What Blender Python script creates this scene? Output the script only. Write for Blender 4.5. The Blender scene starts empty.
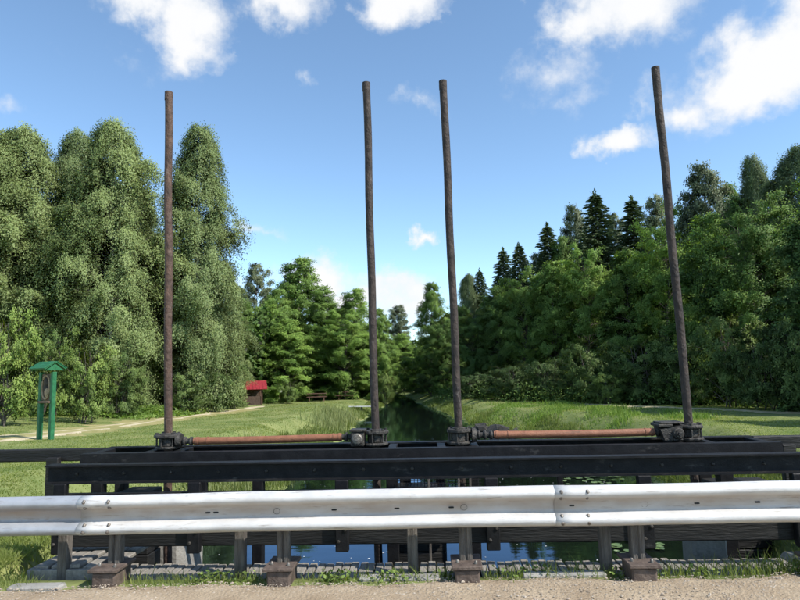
import bpy, math, random
import numpy as np
from mathutils import Vector, Matrix

# ------------------------------------------------------------------ camera, sky, sun, exposure
sc = bpy.context.scene
col = sc.collection
R = math.radians
EYE = 1.62
PITCH, ROLL, YAW = R(6.6), R(1.3), R(2.5)
FWD = Vector((-math.sin(YAW) * math.cos(PITCH), math.cos(YAW) * math.cos(PITCH), math.sin(PITCH)))
_r = Vector((math.cos(YAW), math.sin(YAW), 0))
_u = _r.cross(FWD)
RGT = _r * math.cos(ROLL) - _u * math.sin(ROLL)
UPV = _u * math.cos(ROLL) + _r * math.sin(ROLL)
cam = bpy.data.cameras.new('camera')
cam.sensor_width = 36
cam.lens = 610 / 800 * 36
cam.clip_start, cam.clip_end = 0.05, 4000
camo = bpy.data.objects.new('camera', cam)
col.objects.link(camo)
camo.matrix_world = Matrix(((RGT.x, UPV.x, -FWD.x, 0), (RGT.y, UPV.y, -FWD.y, 0),
                            (RGT.z, UPV.z, -FWD.z, EYE), (0, 0, 0, 1)))
sc.camera = camo

SUN_AZ, SUN_EL = R(117), R(46)       # azimuth clockwise from +Y
sun_dir = Vector((math.sin(SUN_AZ) * math.cos(SUN_EL), math.cos(SUN_AZ) * math.cos(SUN_EL), math.sin(SUN_EL)))
sl = bpy.data.lights.new('sun', 'SUN')
sl.energy, sl.angle, sl.color = 3.4, R(0.55), (1.0, 0.955, 0.88)
so = bpy.data.objects.new('sun', sl)
col.objects.link(so)
so.rotation_euler = sun_dir.to_track_quat('Z', 'Y').to_euler()
so.location = (20, -10, 30)

world = bpy.data.worlds.new('World')
sc.world = world
world.use_nodes = True


def sky_world():
    nt = world.node_tree
    N, L = nt.nodes, nt.links
    N.clear()
    out = N.new('ShaderNodeOutputWorld')
    bg = N.new('ShaderNodeBackground')
    bg.inputs[1].default_value = 0.15
    L.new(bg.outputs[0], out.inputs[0])
    sky = N.new('ShaderNodeTexSky')
    sky.sky_type = 'NISHITA'
    sky.sun_disc = False
    sky.sun_elevation, sky.sun_rotation = SUN_EL, SUN_AZ
    sky.altitude, sky.air_density, sky.dust_density, sky.ozone_density = 500, 0.82, 0.15, 1.8

    def M(op, a, b=None, c=None):
        n = N.new('ShaderNodeMath')
        n.operation = op
        for i, v in enumerate((a, b, c)):
            if v is None:
                continue
            if isinstance(v, (int, float)):
                n.inputs[i].default_value = v
            else:
                L.new(v, n.inputs[i])
        return n.outputs[0]
    geo = N.new('ShaderNodeTexCoord')
    sep = N.new('ShaderNodeSeparateXYZ')
    L.new(geo.outputs['Generated'], sep.inputs[0])
    X, Y, Z = sep.outputs
    el = M('ARCSINE', Z)
    az = M('ARCTAN2', X, Y)
    # the pattern of clouds goes on all round the sky: folded every 100 degrees of azimuth
    azf = M('SUBTRACT', M('PINGPONG', M('ADD', az, R(50 + 360 + 2.5 + 40)), R(100)), R(50))
    # fold keeps direction in the sector in view
    nz = N.new('ShaderNodeTexNoise')
    nz.inputs['Scale'].default_value = 7.5
    nz.inputs['Detail'].default_value = 9
    nz.inputs['Roughness'].default_value = 0.58
    nz.inputs['Distortion'].default_value = 0.25
    L.new(geo.outputs['Generated'], nz.inputs[0])
    nz2 = N.new('ShaderNodeTexNoise')
    nz2.inputs['Scale'].default_value = 24
    nz2.inputs['Detail'].default_value = 8
    nz2.inputs['Roughness'].default_value = 0.6
    L.new(geo.outputs['Generated'], nz2.inputs[0])
    nv = M('ADD', M('MULTIPLY', nz.outputs[0], 0.62), M('MULTIPLY', nz2.outputs[0], 0.38))
    # ragged outlines: the cloud field is warped by noise at two sizes
    def warp(v, src, k, ch):
        sp = N.new('ShaderNodeSeparateColor')
        L.new(src.outputs['Color'], sp.inputs[0])
        return M('ADD', v, M('MULTIPLY', M('SUBTRACT', sp.outputs[ch], .5), k))
    azf = warp(warp(azf, nz, .14, 0), nz2, .07, 1)
    el = warp(warp(el, nz, .10, 1), nz2, .05, 2)
    return nt, N, L, M, sky, bg, azf, el, nv, geo


def pix_azel(px, py):
    d = FWD + RGT * ((px - 400) / 610) - UPV * ((py - 300) / 610)
    d.normalize()
    return math.atan2(d.x, d.y), math.asin(d.z)


# clouds as seen in the sky: centre, half size (picture units of the photograph), strength
CLOUDS = [(140, 0, 74, 34, 1.1), (195, 28, 52, 52, 1.1), (278, -6, 62, 38, 1.15), (412, -2, 52, 40, 1.15),
          (628, -2, 112, 62, 1.25), (585, 22, 62, 40, 1.1), (768, 66, 102, 56, 1.2), (810, 40, 80, 78, 1.2), (685, 112, 76, 24, .72), (636, 98, 34, 30, .66),
          (622, 141, 42, 24, 1.15), (310, 280, 54, 30, 1.4), (288, 290, 26, 18, 1.0), (386, 294, 62, 36, 1.5), (345, 302, 40, 24, 1.3),
          (256, 234, 44, 15, .70), (302, 90, 18, 22, .62), (428, 240, 14, 10, .85), (418, 102, 44, 16, .55), (20, 120, 50, 20, .3), (520, 60, 70, 24, .3),
          (700, 90, 170, 60, .5), (560, 70, 120, 50, .42), (120, 60, 120, 40, .4), (480, 340, 60, 22, .9), (210, 285, 60, 24, .8), (10, 255, 70, 16, .7),
          (60, -150, 120, 60, 1.0), (330, -190, 150, 60, .9), (560, -140, 110, 50, 1.0), (760, -180, 120, 70, 1.0)]
nt, N, L, M, sky, bg, azf, el, nv, geo = sky_world()
dens = None
SECT = R(2.5 + 40)
for cx, cy, rx, ry, st in CLOUDS:
    a, e = pix_azel(cx, cy)
    a1, e1 = pix_azel(cx + rx, cy)
    a2, e2 = pix_azel(cx, cy - ry)
    ra, re = max(abs(a1 - a), .008), max(abs(e2 - e), .008)
    af = a + SECT
    # same fold as the shader
    k = (af + R(50) + 2 * math.pi) % (2 * R(100))
    af = (k if k <= R(100) else 2 * R(100) - k) - R(50)
    u = M('DIVIDE', M('SUBTRACT', azf, af), ra)
    v = M('DIVIDE', M('SUBTRACT', el, e), re)
    d = M('SQRT', M('ADD', M('MULTIPLY', u, u), M('MULTIPLY', v, v)))
    m = M('MULTIPLY', M('MAXIMUM', M('SUBTRACT', 1.25, d), 0.0), st)
    dens = m if dens is None else M('MAXIMUM', dens, m)
mask = M('ADD', M('MULTIPLY', M('MINIMUM', dens, 1.3), 1.0), M('MULTIPLY', M('SUBTRACT', nv, 0.5), 2.6))
mr = N.new('ShaderNodeMapRange')
mr.interpolation_type = 'SMOOTHSTEP'
L.new(M('MULTIPLY', mask, M('MINIMUM', M('MULTIPLY', dens, 4.0), 1.0)), mr.inputs[0])
mr.inputs[1].default_value, mr.inputs[2].default_value = 0.26, 1.12
mr.inputs[3].default_value, mr.inputs[4].default_value = 0.0, 0.97
cr = N.new('ShaderNodeMixRGB')
cr.inputs[1].default_value = (3.0, 3.25, 3.5, 1)
cr.inputs[2].default_value = (3.75, 3.75, 3.78, 1)
cs = N.new('ShaderNodeMapRange')
L.new(M('ADD', M('MULTIPLY', mask, .55), M('MULTIPLY', nv, .9)), cs.inputs[0])
cs.inputs[1].default_value, cs.inputs[2].default_value = .55, 1.15
L.new(cs.outputs[0], cr.inputs[0])
mx = N.new('ShaderNodeMixRGB')
L.new(mr.outputs[0], mx.inputs[0])
wb = N.new('ShaderNodeMixRGB')          # white balance of the sky light
wb.blend_type = 'MULTIPLY'
wb.inputs[0].default_value = 1
wb.inputs[2].default_value = (.95, 1.02, .97, 1)
L.new(sky.outputs[0], wb.inputs[1])
L.new(wb.outputs[0], mx.inputs[1])
L.new(cr.outputs[0], mx.inputs[2])
L.new(mx.outputs[0], bg.inputs[0])

vs = sc.view_settings
vs.view_transform = 'Standard'
vs.look = 'None'
vs.exposure = 0.85
vs.gamma = 1.0
sc.render.engine = 'CYCLES'
cy = sc.cycles
cy.use_denoising = True
cy.max_bounces, cy.diffuse_bounces, cy.glossy_bounces, cy.transmission_bounces = 6, 3, 3, 4
cy.caustics_reflective = cy.caustics_refractive = False
cy.sample_clamp_indirect = 4
cy.use_adaptive_sampling = True
cy.adaptive_threshold = 0.03

random.seed(11)
rng = np.random.default_rng(11)


# ------------------------------------------------------------------ helpers
def rgb(c):
    return (c[0], c[1], c[2], 1)


def mat(name, c1, c2=None, rough=.7, metal=0., scale=6., detail=6., bump=0., bscale=None, lo=.35, hi=.65,
        stretch=(1, 1, 1), spec=.4, c3=None, coord='Object', stain=None):
    m = bpy.data.materials.new(name)
    m.use_nodes = True
    n, l = m.node_tree.nodes, m.node_tree.links
    b = n['Principled BSDF']
    b.inputs['Roughness'].default_value = rough
    b.inputs['Metallic'].default_value = metal
    b.inputs['Specular IOR Level'].default_value = spec
    b.inputs['Base Color'].default_value = rgb(c1)
    tc = n.new('ShaderNodeTexCoord')
    mp = n.new('ShaderNodeMapping')
    mp.inputs['Scale'].default_value = stretch
    oi = n.new('ShaderNodeObjectInfo')
    ad = n.new('ShaderNodeVectorMath')
    ad.operation = 'MULTIPLY_ADD'
    l.new(tc.outputs[coord], mp.inputs[0])
    cmb = n.new('ShaderNodeCombineXYZ')
    for i in range(3):
        l.new(oi.outputs['Random'], cmb.inputs[i])
    ad.inputs[1].default_value = (17, 23, 31)
    l.new(cmb.outputs[0], ad.inputs[0])
    l.new(mp.outputs[0], ad.inputs[2])
    if c2:
        nz = n.new('ShaderNodeTexNoise')
        nz.inputs['Scale'].default_value = scale
        nz.inputs['Detail'].default_value = detail
        nz.inputs['Roughness'].default_value = .6
        l.new(ad.outputs[0], nz.inputs[0])
        rp = n.new('ShaderNodeValToRGB')
        e = rp.color_ramp.elements
        e[0].position, e[0].color = lo, rgb(c1)
        e[1].position, e[1].color = hi, rgb(c2)
        if c3:
            q = e.new(min(.98, hi + .12))
            q.color = rgb(c3)
        l.new(nz.outputs[0], rp.inputs[0])
        src = rp.outputs[0]
        if stain:      # (colour, scale, threshold, stretch)
            sn = n.new('ShaderNodeTexNoise')
            sn.inputs['Scale'].default_value = stain[1]
            sn.inputs['Detail'].default_value = 8
            sn.inputs['Roughness'].default_value = .7
            m2 = n.new('ShaderNodeMapping')
            m2.inputs['Scale'].default_value = stain[3]
            l.new(ad.outputs[0], m2.inputs[0])
            l.new(m2.outputs[0], sn.inputs[0])
            r2 = n.new('ShaderNodeMapRange')
            r2.inputs[1].default_value, r2.inputs[2].default_value = stain[2], stain[2] + .13
            l.new(sn.outputs[0], r2.inputs[0])
            mm = n.new('ShaderNodeMixRGB')
            mm.inputs[2].default_value = rgb(stain[0])
            l.new(r2.outputs[0], mm.inputs[0])
            l.new(src, mm.inputs[1])
            src = mm.outputs[0]
        l.new(src, b.inputs['Base Color'])
    if bump:
        bz = n.new('ShaderNodeTexNoise')
        bz.inputs['Scale'].default_value = bscale or scale * 4
        bz.inputs['Detail'].default_value = 8
        l.new(ad.outputs[0], bz.inputs[0])
        bp = n.new('ShaderNodeBump')
        bp.inputs['Strength'].default_value = bump
        bp.inputs['Distance'].default_value = .02
        l.new(bz.outputs[0], bp.inputs['Height'])
        l.new(bp.outputs[0], b.inputs['Normal'])
    return m


def leaf_mat(name, dark, light, trans=.35, soft=False):
    m = bpy.data.materials.new(name)
    m.use_nodes = True
    n, l = m.node_tree.nodes, m.node_tree.links
    n.clear()
    out = n.new('ShaderNodeOutputMaterial')
    at = n.new('ShaderNodeAttribute')
    at.attribute_name = 'tint'
    oa = n.new('ShaderNodeAttribute')
    oa.attribute_type = 'OBJECT'
    oa.attribute_name = 'shade'
    rp = n.new('ShaderNodeValToRGB')
    e = rp.color_ramp.elements
    e[0].color, e[1].color = rgb(dark), rgb(light)
    l.new(at.outputs['Fac'], rp.inputs[0])
    # tone of each tree's green, plus sunlight and shade painted in per tree
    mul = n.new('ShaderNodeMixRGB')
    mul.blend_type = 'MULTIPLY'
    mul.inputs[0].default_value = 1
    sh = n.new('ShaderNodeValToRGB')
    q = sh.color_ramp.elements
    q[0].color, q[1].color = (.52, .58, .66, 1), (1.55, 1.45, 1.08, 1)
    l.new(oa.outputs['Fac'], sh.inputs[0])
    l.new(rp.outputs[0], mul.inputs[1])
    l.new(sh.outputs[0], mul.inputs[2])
    d = n.new('ShaderNodeBsdfPrincipled')
    d.inputs['Roughness'].default_value = .5
    d.inputs['Specular IOR Level'].default_value = .2
    l.new(mul.outputs[0], d.inputs['Base Color'])
    t = n.new('ShaderNodeBsdfTranslucent')
    tm = n.new('ShaderNodeMixRGB')
    tm.blend_type = 'MULTIPLY'
    tm.inputs[0].default_value = 1
    tm.inputs[2].default_value = (1.25, 1.35, .55, 1)
    l.new(mul.outputs[0], tm.inputs[1])
    l.new(tm.outputs[0], t.inputs[0])
    if soft:          # leaves of one spray catch the light together
        an_ = n.new('ShaderNodeAttribute')
        an_.attribute_name = 'spray'
        vt = n.new('ShaderNodeVectorTransform')
        vt.vector_type, vt.convert_from, vt.convert_to = 'NORMAL', 'OBJECT', 'WORLD'
        l.new(an_.outputs['Vector'], vt.inputs[0])
        l.new(vt.outputs[0], d.inputs['Normal'])
        l.new(vt.outputs[0], t.inputs['Normal'])
    mx = n.new('ShaderNodeMixShader')
    mx.inputs[0].default_value = trans
    l.new(d.outputs[0], mx.inputs[1])
    l.new(t.outputs[0], mx.inputs[2])
    l.new(mx.outputs[0], out.inputs[0])
    return m


def link(name, me, m=None, parent=None, loc=(0, 0, 0), rot=(0, 0, 0)):
    o = bpy.data.objects.new(name, me)
    if m is not None and me is not None and not me.materials:
        me.materials.append(m)
    col.objects.link(o)
    o.location, o.rotation_euler = loc, rot
    if parent is not None:
        o.parent = parent
    return o


def tag(o, label=None, cat=None, group=None, kind=None):
    if label:
        o['label'] = label
    if cat:
        o['category'] = cat
    if group:
        o['group'] = group
    if kind:
        o['kind'] = kind
    return o


def thing(name, label, cat, loc=(0, 0, 0), rz=0., group=None):
    return tag(link(name, None, loc=loc, rot=(0, 0, rz)), label, cat, group)


def np_mesh(name, V, F, attr=None, smooth=False, spray=None):
    """V (n,3), F (k,m) all faces with m corners; attr: per vertex float 'tint'"""
    me = bpy.data.meshes.new(name)
    V = np.ascontiguousarray(V, dtype=np.float32)
    F = np.ascontiguousarray(F, dtype=np.int32)
    k, m = F.shape
    me.vertices.add(len(V))
    me.vertices.foreach_set('co', V.ravel())
    me.loops.add(k * m)
    me.loops.foreach_set('vertex_index', F.ravel())
    me.polygons.add(k)
    me.polygons.foreach_set('loop_start', np.arange(0, k * m, m, dtype=np.int32))
    me.polygons.foreach_set('use_smooth', np.full(k, smooth))
    if attr is not None:
        a = me.attributes.new('tint', 'FLOAT', 'POINT')
        a.data.foreach_set('value', np.ascontiguousarray(attr, dtype=np.float32))
    if spray is not None:
        a = me.attributes.new('spray', 'FLOAT_VECTOR', 'POINT')
        a.data.foreach_set('vector', np.ascontiguousarray(spray, dtype=np.float32).ravel())
    me.update(calc_edges=True)
    return me


class MB:
    def __init__(s):
        s.v, s.f, s.sm = [], [], []

    def add(s, vs_, fs, smooth=False):
        b = len(s.v)
        s.v += [tuple(p) for p in vs_]
        s.f += [tuple(i + b for i in f) for f in fs]
        s.sm += [smooth] * len(fs)

    def box(s, lo, hi, c=.006, M_=None):
        """box with chamfered edges"""
        lo, hi = Vector(lo), Vector(hi)
        ctr, h = (lo + hi) / 2, (hi - lo) / 2
        c = min(c, min(h) * .45)
        V, idx = [], {}
        for sx in (-1, 1):
            for sy in (-1, 1):
                for sz in (-1, 1):
                    sg = (sx, sy, sz)
                    for ax in range(3):
                        p = [sg[i] * (h[i] - (0 if i == ax else c)) for i in range(3)]
                        idx[sg + (ax,)] = len(V)
                        q = Vector(p) + ctr
                        V.append(M_ @ q if M_ is not None else q)
        F = []
        for ax in range(3):
            a, b = [i for i in range(3) if i != ax]
            for sg in (-1, 1):
                ring = []
                for (p, q) in ((-1, -1), (1, -1), (1, 1), (-1, 1)):
                    t = [0, 0, 0]
                    t[ax], t[a], t[b] = sg, p, q
                    ring.append(idx[tuple(t) + (ax,)])
                if (sg > 0) == (ax == 1):
                    ring.reverse()
                F.append(ring)
            for p in (-1, 1):       # edges along ax
                for q in (-1, 1):
                    t0, t1 = [0, 0, 0], [0, 0, 0]
                    t0[ax], t1[ax] = -1, 1
                    t0[a] = t1[a] = p
                    t0[b] = t1[b] = q
                    t0, t1 = tuple(t0), tuple(t1)
                    F.append([idx[t0 + (a,)], idx[t1 + (a,)], idx[t1 + (b,)], idx[t0 + (b,)]])
        for sx in (-1, 1):
            for sy in (-1, 1):
                for sz in (-1, 1):
                    F.append([idx[(sx, sy, sz, i)] for i in range(3)])
        s.add(V, F)
        return s

    def tube(s, pts, rad, n=10, cap=True, smooth=True):
        pts = [Vector(p) for p in pts]
        if isinstance(rad, (int, float)):
            rad = [rad] * len(pts)
        V, F = [], []
        for i, p in enumerate(pts):
            t = (pts[min(i + 1, len(pts) - 1)] - pts[max(i - 1, 0)]).normalized()
            a = t.orthogonal().normalized() if abs(t.z) < .9 else Vector((1, 0, 0)).cross(t).normalized()
            if abs(t.z) < .9:
                a = Vector((0, 0, 1)).cross(t).normalized()
            b = t.cross(a)
            for k in range(n):
                an = 2 * math.pi * k / n
                V.append(p + (a * math.cos(an) + b * math.sin(an)) * rad[i])
        for i in range(len(pts) - 1):
            for k in range(n):
                F.append((i * n + k, i * n + (k + 1) % n, (i + 1) * n + (k + 1) % n, (i + 1) * n + k))
        s.add(V, F, smooth)
        if cap:
            m = len(V)
            s.add(V[:n], [tuple(range(n - 1, -1, -1))])
            s.add(V[m - n:], [tuple(range(n))])
        return s

    def prism(s, poly, y0, y1, axis='y'):
        """polygon in (x,z) extruded along y, or (y,z) along x"""
        n = len(poly)
        mk = (lambda p, d: (p[0], d, p[1])) if axis == 'y' else (lambda p, d: (d, p[0], p[1]))
        V = [mk(p, y0) for p in poly] + [mk(p, y1) for p in poly]
        F = [tuple(range(n)), tuple(range(2 * n - 1, n - 1, -1))]
        F += [(i, i + n, (i + 1) % n + n, (i + 1) % n) for i in range(n)]
        s.add(V, F)
        return s

    def mesh(s, name):
        me = bpy.data.meshes.new(name)
        me.from_pydata(s.v, [], s.f)
        me.polygons.foreach_set('use_smooth', s.sm)
        me.update()
        import bmesh
        bm = bmesh.new()
        bm.from_mesh(me)
        bmesh.ops.recalc_face_normals(bm, faces=bm.faces)
        bm.to_mesh(me)
        bm.free()
        return me

    def build(s, name, m, parent=None, loc=(0, 0, 0), rot=(0, 0, 0)):
        return link(name, s.mesh(name), m, parent, loc, rot)


def boxo(name, lo, hi, m, parent=None, c=.006, M_=None):
    return MB().box(lo, hi, c, M_).build(name, m, parent)


def rough_up(me, amp, scale, seed=0):
    """small lumps so that nothing is perfectly straight"""
    from mathutils import noise
    for v in me.vertices:
        p = v.co * scale + Vector((seed, seed * 2, 0))
        v.co += noise.noise_vector(p) * amp


# ------------------------------------------------------------------ materials
M_BLACK = mat('black_paint', (.006, .006, .007), (.014, .014, .015), rough=.55, scale=9, bump=.15, bscale=60, spec=.22,
              stain=((.07, .066, .06), 7, .60, (.5, 1, 1)))
M_BLACKWOOD = mat('tarred_timber', (.006, .006, .006), (.018, .017, .015), rough=.62, scale=5, bump=.5, bscale=30, stretch=(.25, 2, 2),
                  stain=((.04, .038, .034), 9, .66, (.3, 2, 2)))
M_GALV = mat('galvanised_steel', (.33, .345, .37), (.43, .445, .47), rough=.5, metal=.25, scale=5, bump=.14, bscale=22,
             stain=((.22, .19, .16), 4.5, .60, (1, 1, 2.2)))
M_WHITE = mat('weathered_white_rail', (.49, .475, .455), (.59, .58, .56), rough=.55, metal=.0, scale=4.5, bump=.12, bscale=18,
              stain=((.25, .205, .16), 6.5, .645, (.6, 1, 2.6)))
M_HOLE = mat('dark_slot', (.012, .012, .012), rough=.9)
M_BOLT = mat('bolt_steel', (.12, .10, .085), (.26, .24, .21), rough=.5, metal=.5, scale=40)
M_RUST = mat('rusted_iron', (.050, .032, .025), (.125, .074, .052), rough=.72, metal=.1, scale=9, bump=.9, bscale=26, stretch=(1.3, 1.3, .8), detail=10,
             stain=((.19, .155, .13), 9, .60, (1.2, 1.2, .7)))
M_RUST2 = mat('dark_rusted_iron', (.024, .019, .017), (.068, .050, .041), rough=.72, metal=.1, scale=9, bump=.9, bscale=26, stretch=(1.3, 1.3, .8), detail=10,
             stain=((.16, .14, .125), 9, .59, (1.2, 1.2, .7)))
M_IRON = mat('greasy_cast_iron', (.024, .022, .020), (.072, .064, .054), rough=.6, metal=.2, scale=22, bump=.6, bscale=55,
             stain=((.19, .16, .13), 18, .62, (1, 1, 1)))
M_SHAFT = mat('red_oxide_paint', (.20, .080, .042), (.285, .120, .064), rough=.58, scale=14, bump=.25, bscale=60,
              stain=((.08, .045, .032), 9, .57, (.5, 1.5, 1.5)))
M_OLDWOOD = mat('weathered_grey_wood', (.185, .170, .145), (.30, .275, .24), rough=.85, scale=7, bump=.3, bscale=34, stretch=(6, .6, 6),
                stain=((.10, .10, .07), 5, .64, (3, .3, 3)))
M_OLDPOST = mat('weathered_post_wood', (.075, .064, .054), (.17, .15, .128), rough=.85, scale=7, bump=.8, bscale=36, stretch=(5, 5, .5),
                stain=((.05, .045, .04), 6, .60, (6, 6, .4)))
M_SLEEPER = mat('rust_brown_sleeper', (.070, .050, .040), (.135, .100, .080), rough=.8, scale=12, bump=.5, bscale=40,
                stain=((.27, .23, .19), 14, .66, (1, 1, 1)))
M_CONC = mat('old_concrete', (.20, .19, .17), (.34, .325, .295), rough=.9, scale=3, bump=.5, bscale=30,
             stain=((.07, .075, .05), 3, .60, (1, 1, 1)))
M_GREEN = mat('green_paint', (.010, .10, .036), (.026, .165, .066), rough=.6, scale=7, bump=.3, stain=((.09, .16, .10), 9, .6, (1, 1, .3)))
M_CARVE = mat('carved_wood', (.10, .066, .042), (.19, .135, .09), rough=.8, scale=10, bump=.4)
M_CARVEDARK = mat('dark_carving', (.022, .020, .018), (.055, .046, .038), rough=.8, scale=12)
M_CARVEPALE = mat('pale_carving', (.26, .185, .115), (.38, .29, .19), rough=.8, scale=12)
M_ROOF = mat('red_metal_roof', (.21, .015, .018), (.30, .028, .030), rough=.45, scale=4)
M_SHED = mat('dark_board_wall', (.060, .038, .028), (.11, .072, .052), rough=.85, scale=6, bump=.4)
M_WOODBR = mat('brown_bench_wood', (.085, .045, .030), (.14, .08, .055), rough=.8, scale=8)
M_WHITEP = mat('white_board', (.62, .62, .60), (.74, .74, .72), rough=.6, scale=8)
M_STONE = mat('bank_stone', (.018, .018, .016), (.055, .052, .046), rough=.9, scale=3, bump=.6)
M_BIRCHBARK = mat('birch_bark', (.62, .60, .56), (.10, .09, .08), rough=.85, scale=3, lo=.52, hi=.66, stretch=(1, 1, 3.5), bump=.3)
M_BARK = mat('grey_bark', (.065, .055, .045), (.15, .13, .11), rough=.9, scale=5, stretch=(3, 3, .6), bump=.5)
M_LBIRCH = leaf_mat('birch_leaves', (.195, .265, .130), (.330, .415, .225), .48, True)
M_LALDER = leaf_mat('alder_leaves', (.130, .230, .072), (.275, .415, .135), .48, True)
M_LASPEN = leaf_mat('aspen_leaves', (.150, .190, .122), (.310, .360, .235), .38, True)
M_LSPRUCE = leaf_mat('spruce_needles', (.048, .080, .048), (.125, .170, .092), .15)
M_LSHRUB = leaf_mat('willow_leaves', (.120, .195, .060), (.290, .390, .140), .42, True)
M_GRASS = leaf_mat('grass_blades', (.135, .190, .052), (.330, .360, .145), .45)
M_REED = leaf_mat('reed_blades', (.150, .195, .085), (.320, .350, .200), .35)
M_FERN = leaf_mat('fern_fronds', (.110, .190, .045), (.240, .340, .100), .40)


# ------------------------------------------------------------------ terrain
YL = np.array([4.9, 5.3, 7.6, 9.0, 12., 18., 25., 33., 47., 56., 62., 75., 95., 140.])
XL = np.array([-3.45, -3.45, -3.5, -4.6, -5.3, -4.3, -4.5, -4.7, -4.7, -4.5, -4.3, -5.0, -9., -22.])
YR = np.array([4.9, 5.3, 7.6, 9.0, 12., 18., 24., 29., 32., 34., 42., 51., 63., 75., 95., 140.])
XR = np.array([3.15, 3.15, 3.3, 5.2, 6.8, 6.4, 5.7, 4.8, 3.9, 2.9, 1.8, .9, -1.2, -1.9, -5.5, -17.])
WATER = -1.7


def smooth(t):
    t = np.clip(t, 0, 1)
    return t * t * (3 - 2 * t)


def bank_dist(x, y):
    """distance to the water's edge, positive on land"""
    l = np.interp(y, YL, XL)
    r = np.interp(y, YR, XR)
    wob = .22 * np.sin(y * .9) + .15 * np.sin(y * 2.1 + 1)
    wob = wob * np.clip((y - 9) / 4, 0, 1)
    return np.maximum(l + wob - x, x - r + wob)


def meadow(x, y):
    zl = np.interp(y, [4, 9, 19, 38, 56, 70, 200], [0, -.05, -.28, -.78, -1.18, -1.1, -.4])
    zr = np.interp(y, [4, 9, 19, 30, 45, 60, 200], [0, -.06, -.32, -.50, -.85, -.9, .8])
    t = smooth((x + 2) / 4)
    z = zl * (1 - t) + zr * t
    z = z + np.clip((x - 16) / 14, 0, 4) * .55 * smooth((y - 12) / 10) + np.clip((-x - 15) / 18, 0, 3) * 1.0 * smooth((y - 15) / 10)
    z = z + .022 * np.sin(x * .8 + y * .35) * smooth((y - 8) / 6) + .014 * np.sin(x * 1.9 - y * .9 + 2) * smooth((y - 8) / 6)
    # a low swelling of the left lawn beside the water
    z = z + .16 * np.exp(-((x + 8) / 4.) ** 2 - ((y - 44) / 10.) ** 2)
    return z


def ground_z(x, y):
    x = np.asarray(x, float)
    y = np.asarray(y, float)
    d = bank_dist(x, y)
    m = meadow(x, y)
    w = np.where(y < 8.2, .35, 2.3)
    low = -2.5
    edge = WATER - .02
    land = edge + (m - edge) * np.sqrt(np.clip(d / w, 0, 1)) * (0.55 + .45 * smooth(d / w))
    bed = edge + (low - edge) * smooth(-d / 1.2)
    z = np.where(d > 0, land, bed)
    t = smooth((5.28 - y) / .16)      # road embankment in front of the opening
    return np.where(y < 5.28, z * (1 - t) + t * np.minimum(m, -.02), z)


def gz(x, y):
    return float(ground_z(x, y))


def axis(parts):
    return np.unique(np.concatenate([np.arange(a, b, s) for a, b, s in parts]).round(4))


gx = axis([(-900, -100, 80), (-100, -40, 6), (-40, -14, .8), (-14, 14, .22), (14, 40, .8), (40, 100, 6), (100, 901, 80)])
gy = axis([(-400, -40, 60), (-40, 2, 3), (2, 10, .11), (10, 36, .28), (36, 80, .7), (80, 150, 5), (150, 1401, 90)])
GX, GY = np.meshgrid(gx, gy)
GZ = ground_z(GX, GY)
nx, ny = len(gx), len(gy)
ii = np.arange(nx * ny).reshape(ny, nx)
F = np.stack([ii[:-1, :-1], ii[:-1, 1:], ii[1:, 1:], ii[1:, :-1]], -1).reshape(-1, 4)
M_SOIL = mat('meadow_turf', (.118, .165, .048), (.240, .258, .098), rough=.95, scale=.8, detail=9, bump=.8, bscale=9, lo=.36, hi=.62,
             c3=(.310, .275, .135), spec=.1)
ground = link('ground', np_mesh('ground', np.stack([GX.ravel(), GY.ravel(), GZ.ravel()], 1), F, smooth=True), M_SOIL)
tag(ground, 'grassy ground sloping gently down to the stream', kind='structure')

# water
M_WATER = bpy.data.materials.new('pond_water')
M_WATER.use_nodes = True
n_, l_ = M_WATER.node_tree.nodes, M_WATER.node_tree.links
b_ = n_['Principled BSDF']
tc_ = n_.new('ShaderNodeTexCoord')
mp_ = n_.new('ShaderNodeMapping')
mp_.inputs['Scale'].default_value = (.55, 1.5, 1)
l_.new(tc_.outputs['Object'], mp_.inputs[0])
w1 = n_.new('ShaderNodeTexNoise')
w1.inputs['Scale'].default_value = 1.7
w1.inputs['Detail'].default_value = 4
l_.new(mp_.outputs[0], w1.inputs[0])
bp_ = n_.new('ShaderNodeBump')
bp_.inputs['Strength'].default_value = .06
bp_.inputs['Distance'].default_value = .05
l_.new(w1.outputs[0], bp_.inputs['Height'])
gl_ = n_.new('ShaderNodeBsdfGlossy')
gl_.inputs['Color'].default_value = (.56, .74, 1.0, 1)
gl_.inputs['Roughness'].default_value = .02
fr_ = n_.new('ShaderNodeFresnel')
fr_.inputs['IOR'].default_value = 1.6
df_ = n_.new('ShaderNodeBsdfDiffuse')
df_.inputs['Color'].default_value = (.006, .009, .006, 1)
ms_ = n_.new('ShaderNodeMixShader')
l_.new(fr_.outputs[0], ms_.inputs[0])
l_.new(df_.outputs[0], ms_.inputs[1])
l_.new(gl_.outputs[0], ms_.inputs[2])
l_.new(bp_.outputs[0], gl_.inputs['Normal'])
l_.new(bp_.outputs[0], fr_.inputs['Normal'])
n_.remove(b_)
l_.new(ms_.outputs[0], [q for q in n_ if q.type == 'OUTPUT_MATERIAL'][0].inputs[0])
wv = [(-60, 5.25, WATER), (30, 5.25, WATER), (30, 150, WATER), (-60, 150, WATER)]
water = MB()
water.add(wv, [(0, 1, 2, 3)])
tag(water.build('water', M_WATER), 'calm dark mill pond water reflecting the blue sky', kind='structure')

# road: sandy gravel, its far edge wavy
M_ROAD = mat('sandy_gravel', (.30, .228, .152), (.44, .352, .248), rough=.95, scale=3.2, detail=10, bump=.9, bscale=45, lo=.3, hi=.7, spec=.15,
             stain=((.54, .47, .39), 38, .62, (1, 1, 1)))
xs = np.arange(-30, 30.01, .1)


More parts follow.
